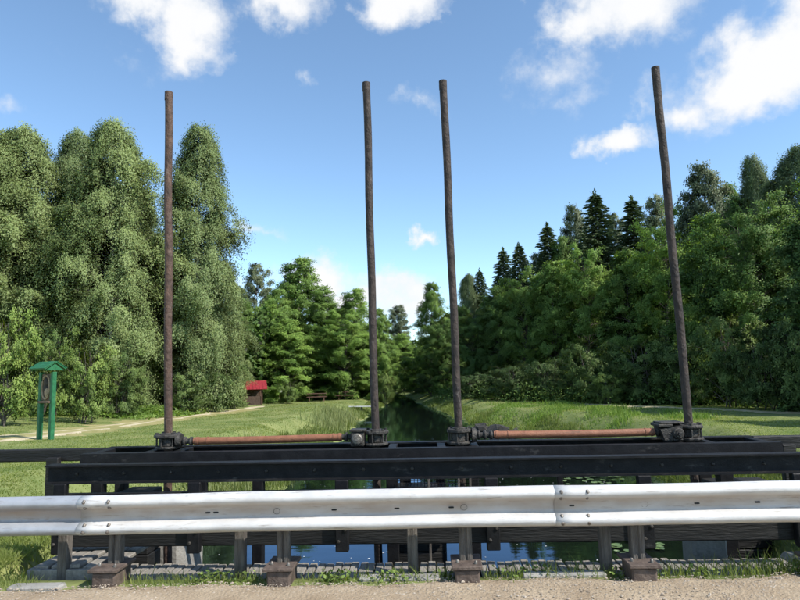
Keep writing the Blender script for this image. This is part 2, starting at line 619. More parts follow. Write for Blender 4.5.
def road_edge(x):
    return 4.86 + .032 * (x + 3.3) + .035 * np.sin(x * 2.3) + .02 * np.sin(x * 7.1 + 1) + .012 * np.sin(x * 17) - .02


rows = [-7, -2, 2, 3.4, 4.0, 4.4]
rv, rf = [], []
for x in xs:
    e = float(road_edge(x))
    for j, yy in enumerate(rows + [e - .15, e]):
        zz = .012 + .010 * math.sin(x * 1.3 + yy * 2.2) * (1 if 3 < yy < 4.7 else 0) if j < len(rows) + 1 else -.012
        rv.append((x, yy, zz))
k = len(rows) + 2
for i in range(len(xs) - 1):
    for j in range(k - 1):
        rf.append((i * k + j, (i + 1) * k + j, (i + 1) * k + j + 1, i * k + j + 1))
rb = MB()
rb.add(rv, rf, True)
tag(rb.build('road', M_ROAD), 'sandy gravel road along the dam crest', kind='structure')

# pebbles on the road
M_PEB = mat('pebble', (.26, .205, .15), (.46, .395, .32), rough=.9, scale=14, coord='Object', lo=.3, hi=.7)
OCT = np.array([[1, 0, 0], [-1, 0, 0], [0, 1, 0], [0, -1, 0], [0, 0, 1], [0, 0, -1]], float)
OF = np.array([[0, 2, 4], [2, 1, 4], [1, 3, 4], [3, 0, 4], [2, 0, 5], [1, 2, 5], [3, 1, 5], [0, 3, 5]])


def scatter_stones(cx, cy_, cz, s):
    n = len(cx)
    V = OCT[None] * (s[:, None, None] * rng.uniform(.6, 1.25, (n, 6, 1))) * np.array([1, 1, .55])
    a = rng.uniform(0, 6.28, n)
    ca, sa = np.cos(a)[:, None], np.sin(a)[:, None]
    V = np.stack([V[..., 0] * ca - V[..., 1] * sa, V[..., 0] * sa + V[..., 1] * ca, V[..., 2]], -1)
    V += np.stack([cx, cy_, cz], -1)[:, None, :]
    Fs = (OF[None] + (np.arange(n) * 6)[:, None, None]).reshape(-1, 3)
    return V.reshape(-1, 3), Fs


n = 15000
px_ = rng.uniform(-4.2, 4.2, n)
py_ = road_edge(px_) - .02 - rng.uniform(0, 1, n) ** 1.3 * 1.1
s_ = np.exp(rng.normal(-5.45, .5, n)).clip(.0022, .018)
V, Fs = scatter_stones(px_, py_, np.full(n, .013), s_)
o = link('road_gravel', np_mesh('road_gravel', V, Fs), M_PEB)
tag(o, 'loose pebbles scattered over the sandy road', 'gravel', kind='stuff')

# broken concrete kerb slabs at the road's edge
kerb = thing('kerb_slab', 'low broken concrete slab sunk in the road edge at lower left', 'kerb', (-3.13, 4.88, 0))
me = MB().box((-.20, -.06, -.06), (.22, .06, .014), .015).mesh('slab')
rough_up(me, .012, 6)
link('slab', me, M_CONC, kerb)
kerb = thing('kerb_slab', 'thin concrete edging strip left of the third rail post', 'kerb', (-.28, 5.04, 0), R(1))
me = MB().box((-.32, -.05, -.06), (.34, .05, .006), .015).mesh('slab')
rough_up(me, .012, 6, 3)
link('slab', me, M_CONC, kerb)
kerb = thing('kerb_slab', 'thin concrete edging strip left of the rightmost rail post', 'kerb', (1.05, 5.09, 0), R(1))
me = MB().box((-.36, -.05, -.06), (.30, .05, .006), .015).mesh('slab')
rough_up(me, .012, 6, 5)
link('slab', me, M_CONC, kerb)


# sandy tracks
def track(name, pts, widths, label, m):
    V, F_ = [], []
    P = np.array(pts, float)
    t = np.linspace(0, 1, 90)
    tt = np.linspace(0, 1, len(P))
    C = np.stack([np.interp(t, tt, P[:, 0]), np.interp(t, tt, P[:, 1])], 1)
    for _ in range(5):
        C[1:-1] = (C[:-2] + 2 * C[1:-1] + C[2:]) / 4
    T = np.gradient(C, axis=0)
    T /= np.linalg.norm(T, axis=1)[:, None]
    Nn = np.stack([-T[:, 1], T[:, 0]], 1)
    for i in range(len(C)):
        w = np.interp(t[i], np.linspace(0, 1, len(widths)), widths) * (1 + .3 * math.sin(i * .9) + .2 * math.sin(i * 2.3))
        for s in (-.5, -.2, .2, .5):
            p = C[i] + Nn[i] * w * s
            V.append((p[0], p[1], gz(p[0], p[1]) + (.03 if abs(s) < .4 else .004)))
    for i in range(len(C) - 1):
        for j in range(3):
            F_.append((i * 4 + j, i * 4 + j + 1, i * 4 + 5 + j, i * 4 + 4 + j))
    b = MB()
    b.add(V, F_, True)
    return tag(b.build(name, m), label, kind='structure')


M_SAND = mat('dry_sand_track', (.42, .35, .22), (.62, .54, .37), rough=.95, scale=2.5, bump=.5, spec=.1)
M_SANDG = mat('half_grown_track', (.34, .29, .15), (.52, .45, .27), rough=.95, scale=2.5, bump=.5, spec=.1)
LT = [(-24, 10.5), (-16.5, 14.8), (-13.2, 18.3), (-12.86, 21.45), (-13.1, 26.6), (-13.1, 34.8), (-13.4, 43.2), (-13.9, 50.)]
LT2 = [(-25, 13.5), (-18, 17.2), (-14.75, 20.4), (-13.95, 23.2), (-13.9, 27.2), (-14.0, 33), (-14.1, 42)]
track('path', LT, [.8, .75, .62, .62, .7, .9, 1.2], 'sandy wheel track across the left lawn, nearer rut', M_SAND)
track('path', LT2, [.7, .65, .5, .5, .6, .8], 'sandy wheel track across the left lawn, farther rut', M_SAND)
track('path', [(5.4, 53), (7.1, 47.5), (8.7, 41.5), (11.0, 33.4), (12.7, 29.6), (14.0, 26.3), (16, 21), (22, 13)], [1.2, 1.2, 1.1, 1.1, 1.3], 'narrow sandy footpath below the right wood', M_SANDG)


M_DRY = mat('dry_worn_turf', (.235, .225, .085), (.40, .345, .165), rough=.95, scale=1.4, bump=.5, spec=.1, lo=.3, hi=.7)
track('path', [((a[0] + b[0]) / 2, (a[1] + b[1]) / 2 + .6) for a, b in zip(LT[:7], LT2)], [3., 3., 2.8, 3., 3.4, 4.], 'dry yellowed strip of turf along the left wheel track', M_DRY).location.z = -.004


# ------------------------------------------------------------------ sluice: guardrail
def w_profile():
    up = [(.155, .004), (.153, .012), (.146, .034), (.132, .062), (.116, .078), (.100, .081), (.084, .076), (.070, .060),
          (.055, .030), (.044, .010), (.034, .002), (.018, 0)]
    return up + [(-z, d) for z, d in reversed(up)]


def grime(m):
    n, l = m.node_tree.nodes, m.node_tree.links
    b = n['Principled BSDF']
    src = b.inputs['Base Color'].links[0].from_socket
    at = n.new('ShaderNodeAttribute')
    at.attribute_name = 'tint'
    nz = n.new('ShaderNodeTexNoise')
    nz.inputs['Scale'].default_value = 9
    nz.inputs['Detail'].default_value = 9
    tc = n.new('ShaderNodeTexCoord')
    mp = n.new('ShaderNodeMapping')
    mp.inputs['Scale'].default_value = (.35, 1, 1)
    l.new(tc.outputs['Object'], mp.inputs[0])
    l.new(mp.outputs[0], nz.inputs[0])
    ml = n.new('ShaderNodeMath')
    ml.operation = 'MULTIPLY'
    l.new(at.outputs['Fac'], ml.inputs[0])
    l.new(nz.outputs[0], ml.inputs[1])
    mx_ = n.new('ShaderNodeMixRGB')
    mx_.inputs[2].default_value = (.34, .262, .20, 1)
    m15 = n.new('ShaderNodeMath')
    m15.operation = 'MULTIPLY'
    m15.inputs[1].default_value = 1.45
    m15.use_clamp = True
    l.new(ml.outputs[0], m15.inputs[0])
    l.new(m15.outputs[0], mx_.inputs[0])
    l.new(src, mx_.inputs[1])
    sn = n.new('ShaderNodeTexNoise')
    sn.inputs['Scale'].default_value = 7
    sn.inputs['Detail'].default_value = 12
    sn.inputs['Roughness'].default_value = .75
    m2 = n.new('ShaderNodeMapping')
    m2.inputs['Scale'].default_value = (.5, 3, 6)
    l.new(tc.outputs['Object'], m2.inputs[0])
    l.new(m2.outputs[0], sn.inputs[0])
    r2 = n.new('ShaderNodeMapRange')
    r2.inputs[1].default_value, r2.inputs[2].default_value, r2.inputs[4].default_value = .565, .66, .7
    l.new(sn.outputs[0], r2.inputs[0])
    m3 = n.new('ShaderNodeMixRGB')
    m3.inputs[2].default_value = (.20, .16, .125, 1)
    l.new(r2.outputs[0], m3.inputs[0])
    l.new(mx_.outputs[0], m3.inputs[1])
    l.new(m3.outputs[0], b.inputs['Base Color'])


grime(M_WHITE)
grime(M_GALV)


def rail_beam(x0, x1, za, zb, yo, m, parent):
    prof = w_profile()
    n = max(2, int((x1 - x0) / .12))
    V, F_ = [], []
    for i in range(n + 1):
        x = x0 + (x1 - x0) * i / n
        zc = np.interp(x, [-3.4, -1.8, -.2, 1.3, 2.8], za)
        dent = .0018 * math.sin(x * 3.1) + .0012 * math.sin(x * 7.7 + 1)
        for s in (0, 1):
            for z, d in prof:
                V.append((x, yo - d + dent + s * .004, zc + z + dent * .6))
    k = len(prof)
    for i in range(n):
        for s in (0, 1):
            for j in range(k - 1):
                a = i * 2 * k + s * k + j
                q = (a, a + 1, a + 1 + 2 * k, a + 2 * k)
                F_.append(q if s == 0 else q[::-1])
        for j in (0, k - 1):
            a = i * 2 * k + j
            F_.append((a, a + 2 * k, a + 3 * k, a + k))
    for i in (0, n):
        for j in range(k - 1):
            a = i * 2 * k + j
            F_.append((a, a + k, a + k + 1, a + 1))
    b = MB()
    b.add(V, F_, True)
    me = b.mesh('rail_beam')
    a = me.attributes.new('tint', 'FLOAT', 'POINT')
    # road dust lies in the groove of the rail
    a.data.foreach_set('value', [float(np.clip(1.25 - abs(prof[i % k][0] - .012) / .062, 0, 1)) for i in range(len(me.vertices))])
    return link('rail_beam', me, m, parent)


GY0 = 4.985
ZC = [.510, .522, .537, .543, .552]
guard = thing('guardrail', 'long white corrugated steel guardrail on weathered posts beside the road', 'guardrail', (0, 0, 0))
o = rail_beam(-6.5, -2.56, ZC, None, GY0 + .006, M_GALV, guard)
o['label'] = 'greyer galvanised left length of the rail'
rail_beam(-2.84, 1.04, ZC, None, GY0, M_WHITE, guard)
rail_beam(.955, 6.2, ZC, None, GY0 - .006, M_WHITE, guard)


def zc_at(x):
    return float(np.interp(x, [-3.4, -1.8, -.2, 1.3, 2.8], ZC))


bolt_me = MB().tube([(0, .01, 0), (0, -.008, 0), (0, -.016, 0)], [.013, .013, .006], 8).mesh('bolt')
bolt_me.materials.append(M_BOLT)
for bx in (-2.78, -2.58, 1.0, 1.2):
    for dz, d in ((.118, .078), (.068, .056), (-.068, .056), (-.118, .078)):
        o = link('bolt', bolt_me, None, guard, (bx, GY0 - d - .003, zc_at(bx) + dz))
        o.rotation_euler = ((-.9 if abs(dz) > .1 else .9) * (1 if dz > 0 else -1) * -.7, 0, 0)
slot = MB()
an = [i * math.pi / 8 for i in range(16)]
pts = [((.018 if math.cos(a) > 0 else -.018) + .0085 * math.cos(a), .0085 * math.sin(a)) for a in an]
slot.prism(pts, -.0012, .002)
slot_me = slot.mesh('slot')
for v in slot_me.vertices:
    v.co.x *= .8
    v.co.z *= .75
slot_me.materials.append(M_HOLE)
for sx in (-1.80, -1.735, -.78, -.28, .15, 1.09, 2.05, 2.51):
    link('slot', slot_me, None, guard, (sx, GY0 - .0065 if sx > .93 else GY0 - .0015, zc_at(sx)))
ring_me = MB().tube([(.026 * math.cos(a), -.003, .022 * math.sin(a)) for a in np.linspace(0, 6.2, 18)], .0022, 5).mesh('bolt_head')
ring_me.materials.append(M_BOLT)
for sx in (-1.24, .25, 1.65):
    link('bolt_head', ring_me, None, guard, (sx, GY0 - .002, zc_at(sx)))


def guard_post(x, leanx):
    b = MB()
    b.box((-.050, -.04, .10), (-.005, .05, .62), .008)
    b.box((.005, -.043, .10), (.050, .047, .61), .008)
    b.box((-.01, -.03, .10), (.01, .04, .6), .002)
    me = b.mesh('post')
    rough_up(me, .004, 9, x)
    o = link('post', me, M_OLDPOST, guard, (x, 5.06, 0), (0, leanx, 0))
    s = MB().box((-.092, -.18, -.06), (.092, .10, .098), .012)
    me = s.mesh('sleeper')
    rough_up(me, .006, 7, x * 3)
    o = link('sleeper', me, M_SLEEPER, guard, (x - .005, 5.06, 0))
    s = MB().box((-.118, -.20, .098), (.118, .13, .126), .006)
    me = s.mesh('plate')
    rough_up(me, .004, 8, x)
    link('plate', me, M_SLEEPER, o)
    nb = link('bolt', bolt_me, None, o, (.07, -.13, .135), (R(-90), 0, 0))
    link('bolt', bolt_me, None, o, (-.07, -.10, .135), (R(-90), 0, 0))


for i, x in enumerate((-3.95, -2.585, -1.2, .26, 1.595, 2.98)):
    guard_post(x, (.01, .012, -.006, -.012, .008, 0)[i])

# ------------------------------------------------------------------ plank walkway
walk = thing('plank_walkway', 'weathered grey plank walkway between the guardrail and the water', 'walkway', (0, 0, 0))
x = -2.66
plank_mes = []
for v in range(5):
    me = MB().box((-.031, 0, -.03), (.031, .47 + .008 * v, .0), .004).mesh('plank')
    rough_up(me, .005, 8, v * 3)
    me.materials.append(M_OLDWOOD)
    plank_mes.append(me)
while x < 3.0:
    o = link('plank', random.choice(plank_mes), None, walk, (x, 5.08 + random.uniform(-.012, .012), -.045 + random.uniform(-.003, .003)),
             (random.uniform(-.01, .01), random.uniform(-.03, .03), random.uniform(-.02, .02)))
    x += .0735 + random.uniform(-.003, .003)
boxo('bearer', (-2.7, 5.14, -.16), (3.0, 5.22, -.082), M_BLACKWOOD, walk)
boxo('bearer', (-2.7, 5.42, -.16), (3.0, 5.50, -.082), M_BLACKWOOD, walk)

step = thing('plank_platform', 'small raised platform of long grey planks in the grass at lower left', 'platform', (0, 0, 0))
boxo('fascia', (-3.36, 5.17, -.10), (-2.70, 5.205, .035), M_OLDWOOD, step)
boxo('fascia', (-3.40, 5.17, -.10), (-3.362, 6.25, .035), M_OLDWOOD, step)
x = -3.30
while x < -2.70:
    me = MB().box((-.056, 0, 0), (.056, 1.02, .035), .007).mesh('plank')
    rough_up(me, .006, 5, x)
    link('plank', me, M_OLDWOOD, step, (x, 5.215, .018 + random.uniform(-.01, .012)), (0, random.uniform(-.04, .04), random.uniform(-.01, .01)))
    x += .138

# dam body under the walkway
dam = thing('dam_wall', 'dark concrete wall of the weir below the plank walkway', 'wall')
boxo('wall', (-3.6, 5.30, -2.5), (3.3, 5.56, -.17), M_CONC, dam, .02)

# ------------------------------------------------------------------ low posts and rail right behind the guardrail
low = thing('walkway_rail', 'low dark rail on short grey posts hidden behind the guardrail', 'railing', (0, 0, 0))
for x in (-3.10, -1.60, -.17, 1.39):
    me = MB().box((-.042, -.042, -.11), (.042, .042, .50), .006).mesh('post')
    rough_up(me, .004, 8, x)
    link('post', me, M_OLDPOST, low, (x, 5.21, 0), (0, random.uniform(-.012, .012), 0))
boxo('rail', (-3.3, 5.255, .40), (3.3, 5.30, .50), M_BLACKWOOD, low)

# ------------------------------------------------------------------ black railing in front of the hoists
front = thing('sluice_railing', 'black steel channel railing in front of the hoists, above the guardrail', 'railing', (0, 0, 0))
b = MB()
ch = [(5.545, .832), (5.66, .832), (5.66, .66), (5.56, .66), (5.56, .674), (5.605, .674), (5.605, .815), (5.545, .815)]
b.prism(ch, -3.52, 5.2, 'x')
b.build('top_rail', M_BLACK, front)
boxo('middle_rail', (-3.45, 5.585, .525), (5.2, 5.635, .572), M_BLACK, front, .005)
boxo('bottom_beam', (-3.45, 5.60, .095), (5.2, 5.72, .30), M_BLACKWOOD, front, .01)
for x in (-3.37, -2.13, -.80, .525, 1.85, 3.16, 4.5):
    boxo('post', (x - .058, 5.60 - .07, .05), (x + .058, 5.597, .665), M_BLACK, front, .008)
rb_me = MB().tube([(0, 0, 0), (0, -.010, 0), (0, -.016, 0)], [.016, .016, .009], 7).mesh('bolt')
rb_me.materials.append(M_IRON)
for x in (-3.37, -2.13, -.80, .525, 1.85, 3.16):
    for dx, z in ((-.03, .14), (.03, .24)):
        link('bolt', rb_me, None, front, (x + dx, 5.532, z))
x = -3.25
while x < 3.6:
    link('bolt', rb_me, None, front, (x, 5.606, .745))
    x += .44
# ------------------------------------------------------------------ main frame carrying the hoists
frame = thing('sluice_gantry', 'black steel frame over the sluice carrying the four poles', 'gantry', (0, 0, 0))


def channel(y, x0, x1, flip=1):
    b = MB()
    q = [(y, .800), (y + .12 * flip, .800), (y + .12 * flip, .785), (y + .015 * flip, .785), (y + .015 * flip, .645), (y + .12 * flip, .645),
         (y + .12 * flip, .63), (y, .63)]
    b.prism(q if flip > 0 else q[::-1], x0, x1, 'x')
    return b


channel(6.58, -3.79, 3.62).build('beam', M_BLACK, frame)
channel(7.26, -3.79, 3.62, -1).build('beam', M_BLACK, frame)
for x in (-3.73, -3.12, -2.80, -.80, -.42, .12, .48, 2.66, 2.98, 3.55):
    boxo('cross_member', (x - .045, 6.702, .655), (x + .045, 7.138, .792), M_BLACK, frame, .005)
# legs and dark timber piers
for x, w in ((-3.62, .06), (-1.86, .055), (-.42, .06), (.45, .05), (3.05, .07)):
    boxo('post', (x - w, 6.62, -2.3), (x + w, 6.74, .628), M_BLACK, frame, .008)
for x, w in ((-3.62, .06), (-.3, .06), (.1, .05), (3.05, .07)):
    boxo('post', (x - w, 7.12, -2.3), (x + w, 7.24, .628), M_BLACK, frame, .008)
for x in (-2.45, 1.35):
    boxo('strut', (x - .03, 6.64, -.1), (x + .03, 6.70, .62), M_BLACK, frame, .006)

for (x0, x1, lab) in ((-3.46, -3.10, 'black timber pier of the sluice beside the left bank'), (-.40, .14, 'black middle pier between the two sluice openings'),
                      (2.98, 3.62, 'black timber pier of the sluice beside the right bank')):
    p = thing('sluice_pier', lab, 'pier', (0, 0, 0))
    z, i = -2.4, 0
    while z < .34:
        h = .19
        boxo('plank', (x0 + random.uniform(0, .012), 6.78, z), (x1 - random.uniform(0, .012), 7.10, min(z + h - .008, .36)), M_BLACKWOOD, p, .008)
        z += h
        i += 1
# wire screen in the middle between railing and frame
scr = thing('wire_screen', 'dark wire mesh screen between the two middle poles', 'screen', (0, 0, 0))
b = MB()
for i in range(25):
    b.tube([(-.36 + i * .036, 6.53, .30), (-.36 + i * .036, 6.53, .63)], .0035, 4, False)
for i in range(10):
    b.tube([(-.38, 6.525, .31 + i * .034), (.52, 6.525, .31 + i * .034)], .0035, 4, False)
b.build('mesh', M_BLACK, scr)
boxo('edge_bar', (-.40, 6.51, .285), (.54, 6.545, .31), M_BLACK, scr, .004)
for x in (-.03, .28, .40):
    boxo('edge_bar', (x - .012, 6.50, -1.5 if x < 0 else .3), (x + .012, 6.522, .63), M_OLDPOST, scr, .003)
# gates
for (x0, x1, lab) in ((-3.08, -.42, 'left sluice gate of dark boards standing in the water'), (.16, 2.96, 'right sluice gate of dark boards standing in the water')):
    g = thing('sluice_gate', lab, 'gate', (0, 0, 0))
    for i in range(6):
        boxo('board', (x0, 6.86, -2.45 + i * .2), (x1, 6.94, -2.255 + i * .2), M_BLACKWOOD, g, .01)

# ------------------------------------------------------------------ side railings
def side_rail(name, label, x0, x1, posts, y=7.3):
    t = thing(name, label, 'railing', (0, 0, 0))
    me = MB().box((x0, y - .05, .635), (x1, y + .05, .778), .01).mesh('rail')
    link('rail', me, M_BLACKWOOD, t)
    for x in posts:
        g = gz(x, y)
        boxo('post', (x - .075, y - .13, g - .3), (x + .075, y - .052, .69), M_BLACKWOOD, t, .01)
    return t


side_rail('timber_railing', 'black timber railing running left from the sluice frame over the grass', -9.5, -3.84, (-4.47, -6.9, -9.2))
side_rail('timber_railing', 'black timber railing running right from the sluice frame', 3.68, 10.0, (4.05, 6.4, 9.0), y=7.36)


# ------------------------------------------------------------------ poles and hoists
def flange(b, z0, z1, r, n=24, wob=.0, seed=0, y_scale=1.):
    rs = random.Random(seed)
    ring = [r * (1 + wob * rs.uniform(-1, 1)) for _ in range(n)]
    c = min(.012, (z1 - z0) * .3)
    V, F_ = [], []
    for z, k in ((z0, -c), (z0 + c, 0), (z1 - c, 0), (z1, -c)):
        for i in range(n):
            a = 2 * math.pi * i / n
            V.append(((ring[i] + k) * math.cos(a), (ring[i] + k) * math.sin(a) * y_scale, z))
    for j in range(3):
        for i in range(n):
            F_.append((j * n + i, j * n + (i + 1) % n, (j + 1) * n + (i + 1) % n, (j + 1) * n + i))
    F_ += [tuple(range(n - 1, -1, -1)), tuple(range(3 * n, 4 * n))]
    b.add(V, F_)


POLES = [(-2.97, -3.05, 5.03, 'leftmost tall rusty pole with its squat iron pedestal'),
         (-.61, -.645, 5.04, 'second tall dark rusty pole from the left on an iron pedestal'),
         (.32, .27, 5.02, 'third tall dark rusty pole from the left on an iron pedestal'),
         (2.83, 2.755, 5.075, 'rightmost tall dark pole leaning left on an iron pedestal')]
for i, (xb, xt, zt, lab) in enumerate(POLES):
    t = thing('lifting_pole', lab, 'pole', (xb, 6.92, .802), 0, 'sluice lifting poles')
    lean = (xt - xb) / (zt - .96)
    pts, rad = [], []
    for k in range(28):
        z = -1.25 + (zt + 1.25) * k / 27
        pts.append(((z - .96) * lean + .004 * math.sin(k * .8 + i), .003 * math.sin(k * 1.1), z - .802))
        rad.append(.0445 + .0007 * math.sin(k * 2.1 + i))
    o = MB().tube(pts, rad, 20).build('pole', M_RUST2 if i else M_RUST, t)
    b = MB()
    b.tube([(pts[-1][0], 0, zt - .802 - .10), (pts[-1][0], 0, zt - .802 + .004)], .047, 20)
    b.build('pole_cap', M_RUST2 if i else M_RUST, o)
    # pedestal
    body = MB()
    flange(body, .028, .125, .098 if i in (0, 2) else .085, 20, .05, i)
    pb = body.build('pedestal', M_IRON, t)
    f = MB()
    flange(f, .122, .165, .152 if i == 0 else .140, 22, .05 if i != 1 else .10, i + 5)
    flange(f, .16, .178, .075, 18)
    f.build('top_flange', M_IRON, pb)
    f = MB()
    flange(f, 0, .032, .140 if i else .128, 22, .06, i + 9)
    f.build('base_flange', M_IRON, pb)
    for k in range(6):
        a = k * math.pi / 3 + .3
        f = MB()
        f.tube([(.118 * math.cos(a), .118 * math.sin(a), .03), (.118 * math.cos(a), .118 * math.sin(a), .126)], .011, 8)
        f.tube([(.118 * math.cos(a), .118 * math.sin(a), .162), (.118 * math.cos(a), .118 * math.sin(a), .182)], .016, 6)
        f.build('bolt', M_IRON, pb)


def gearbox(parent, x, big):
    w = .075 if not big else .115
    b = MB()
    if big:
        b.add([(x - .13, 6.78, .93), (x + .10, 6.78, .97), (x + .10, 6.78, .815), (x - .09, 6.78, .815),
               (x - .13, 7.02, .99), (x + .10, 7.02, .985), (x + .10, 7.02, .815), (x - .09, 7.02, .815)],
              [(0, 3, 2, 1), (4, 5, 6, 7), (0, 1, 5, 4), (1, 2, 6, 5), (2, 3, 7, 6), (3, 0, 4, 7)])
        b.box((x - .15, 6.77, .955), (x + .0, 7.03, .985), .01)
    else:
        b.box((x - w, 6.79, .803), (x + w, 7.0, .962), .012)
    g = b.build('gearbox', M_IRON, parent)
    boxo('lid', (x - w - .01, 6.78, .962 if not big else .987), (x + w + .012, 7.01, .985 if not big else 1.004), M_IRON, g, .006)
    hx = x if not big else x + .05
    b = MB()
    b.tube([(hx, 6.80, .885), (hx, 6.765, .885), (hx, 6.755, .885)], [.062, .062, .05], 18)
    b.tube([(hx, 6.76, .885), (hx, 6.735, .885)], [.04, .036], 14)
    b.tube([(hx, 6.74, .885), (hx, 6.71, .885)], [.022, .018], 8)
    b.build('hub', M_IRON if big else M_BOLT, g)
    return g


def shaft(x0, x1, z0, z1, gx_, big, lab, left_end, right_end):
    t = thing('drive_shaft', lab, 'shaft', (0, 0, 0), 0, 'sluice drive shafts')
    sag = lambda u: -.006 * math.sin(math.pi * u)
    pts = [(x0 + (x1 - x0) * k / 16, 6.90, z0 + (z1 - z0) * k / 16 + sag(k / 16)) for k in range(17)]
    p = MB().tube(pts, .041, 18).build('pipe', M_SHAFT, t)
    for xx, ln in ((x0 + .02, .035), (x0 + .15, .012), (x1 - .035, .02), (x1 - .10, .012)):
        MB().tube([(xx, 6.90, np.interp(xx, [x0, x1], [z0, z1])), (xx + ln, 6.90, np.interp(xx, [x0, x1], [z0, z1]))], .0455, 18).build('collar', M_SHAFT, p)
    for a_, b_2, zz in ((left_end, x0, z0), (x1, right_end, z1)):
        MB().tube([(a_, 6.90, zz), (b_2, 6.90, zz)], .03, 14).build('coupling', M_IRON, t)
        n = max(1, int((b_2 - a_) / .06))
        for k in range(n):
            xx = a_ + (b_2 - a_) * (k + .3) / n
            MB().tube([(xx, 6.90, zz), (xx + .012, 6.90, zz), (xx + .028, 6.90, zz), (xx + .034, 6.90, zz)], [.038, .05, .05, .038], 14).build('coupling_ring', M_IRON, t)
    gearbox(t, gx_, big)
    # small gear housing at the other pole
    hx = left_end + .03
    MB().tube([(hx, 6.90, zz), (hx + .05, 6.90, zz)], [.085, .07], 16).build('bevel_gear_cover', M_IRON, t)
    return t


shaft(-2.66, -.985, .884, .898, -.80, False, 'rust red shaft linking the two left poles, with a square gearbox', -2.88, -.87)
shaft(.70, 2.44, .893, .893, 2.60, True, 'rust red shaft linking the two right poles, with a dark tapered gearbox', .43, 2.5)

# ------------------------------------------------------------------ abutments and stones
ab = thing('abutment_block', 'weathered concrete block by the left sluice pier', 'concrete block', (-3.0, 7.55, 0))
b = MB()
b.box((-.55, -.2, -2.4), (.06, .5, -.12), .08)
me = b.mesh('block')
rough_up(me, .04, 2)
link('block', me, M_CONC, ab)
ab = thing('abutment_block', 'grey concrete block standing behind the right end of the walkway', 'concrete block', (2.55, 5.95, 0))
me = MB().box((-.16, 0, -2.4), (.16, .3, .08), .03).mesh('block')
rough_up(me, .02, 3, 4)
link('block', me, M_CONC, ab)
ab = thing('abutment_wall', 'pale concrete ledge at the right bank below the railing', 'concrete wall', (3.32, 5.85, 0), R(-4))
me = MB().box((0, 0, -2.4), (1.6, .55, -.20), .05).mesh('wall')
rough_up(me, .04, 2, 7)
link('wall', me, M_CONC, ab)
ab = thing('abutment_wall', 'low dark concrete wing wall beside the left grass', 'concrete wall', (-3.6, 6.3, 0))
me = MB().box((-.12, 0, -2.4), (.06, 1.3, -.03), .03).mesh('wall')
rough_up(me, .02, 3, 9)
link('wall', me, M_CONC, ab)


def stone_mesh(seed, r):
    import bmesh
    bm = bmesh.new()
    bmesh.ops.create_icosphere(bm, subdivisions=2, radius=r)
    me = bpy.data.meshes.new('bank_stone')
    bm.to_mesh(me)
    bm.free()
    rough_up(me, r * .55, 1.4 / r, seed * 5)
    for v in me.vertices:
        v.co.z *= .6
    return me


STN = [(2.75, 33.6, .5, 'dark flat stone at the tip of the right bank'), (3.5, 32.4, .6, 'broad dark stone on the right waterline behind the red shaft'),
       (4.3, 31.2, .45, 'dark stone nearest the meadow on the right waterline'), (3.1, 34.8, .4, 'small dark stone set back on the right bank')]
for i, (x, y, r, lab) in enumerate(STN):
    o = link('bank_stone', stone_mesh(i + 1, r), M_STONE, None, (x, y, WATER + .08))
    tag(o, lab, 'stone', 'stones along the right waterline')


# ------------------------------------------------------------------ information shrine, shed, table, board, jetty
def shrine():
    x, y = -12.15, 19.1
    g = gz(x, y)
    t = thing('carved_sign', 'green roofed wooden signpost with an oval carving on the left lawn', 'sign', (x, y, g), R(-31))
    for px, zt in ((-.36, 2.12), (.36, 2.12)):
        boxo('post', (px - .075, -.065, -.3), (px + .075, .065, zt), M_GREEN, t, .012)
    bd = boxo('panel', (-.283, -.03, 1.22), (.283, .03, 2.06), M_CARVE, t, .01)
    # oval wreath and a carved figure in relief
    rim = MB().tube([(.235 * math.cos(a), -.045, 1.64 + .37 * math.sin(a)) for a in np.linspace(0, 2 * math.pi, 40)], .03, 8).build('oval_rim', M_CARVEPALE, bd)
    for nm, cx, cz, rx, rz_, m in (('carving', .0, 1.80, .12, .15, M_CARVEDARK), ('carving', -.03, 1.62, .13, .13, M_CARVEDARK), ('carving', .04, 1.48, .12, .17, M_CARVEPALE)):
        import bmesh
        bm = bmesh.new()
        bmesh.ops.create_icosphere(bm, subdivisions=2, radius=1)
        me = bpy.data.meshes.new(nm)
        bm.to_mesh(me)
        bm.free()
        for v in me.vertices:
            v.co = Vector((cx + v.co.x * rx, -.035 + v.co.y * .05, cz + v.co.z * rz_))
        link(nm, me, m, bd)
    boxo('shelf', (-.34, -.11, 1.14), (.34, .10, 1.21), M_CARVE, t, .01)
    r = None
    for s in (-1, 1):
        a = Matrix.Translation((0, 0, 2.44)) @ Matrix.Rotation(-s * R(35), 4, 'X')
        o = MB().box((-.47, 0 if s > 0 else -.40, -.02), (.47, .40 if s > 0 else 0, .02), .006, a).build('roof', M_GREEN, t)
        for k in range(3):
            lo_, hi_ = .02 + k * .133, .02 + k * .133 + .125
            MB().box((-.49, lo_ if s > 0 else -hi_, .021), (.49, hi_ if s > 0 else -lo_, .04 + .004 * k), .006, a).build('roof_board', M_GREEN, o)
    for px in (-.40, .40):
        MB().prism([(-.29, 2.17), (.29, 2.17), (0, 2.385)], px - .02, px + .02, 'x').build('gable', M_GREEN, t)


shrine()


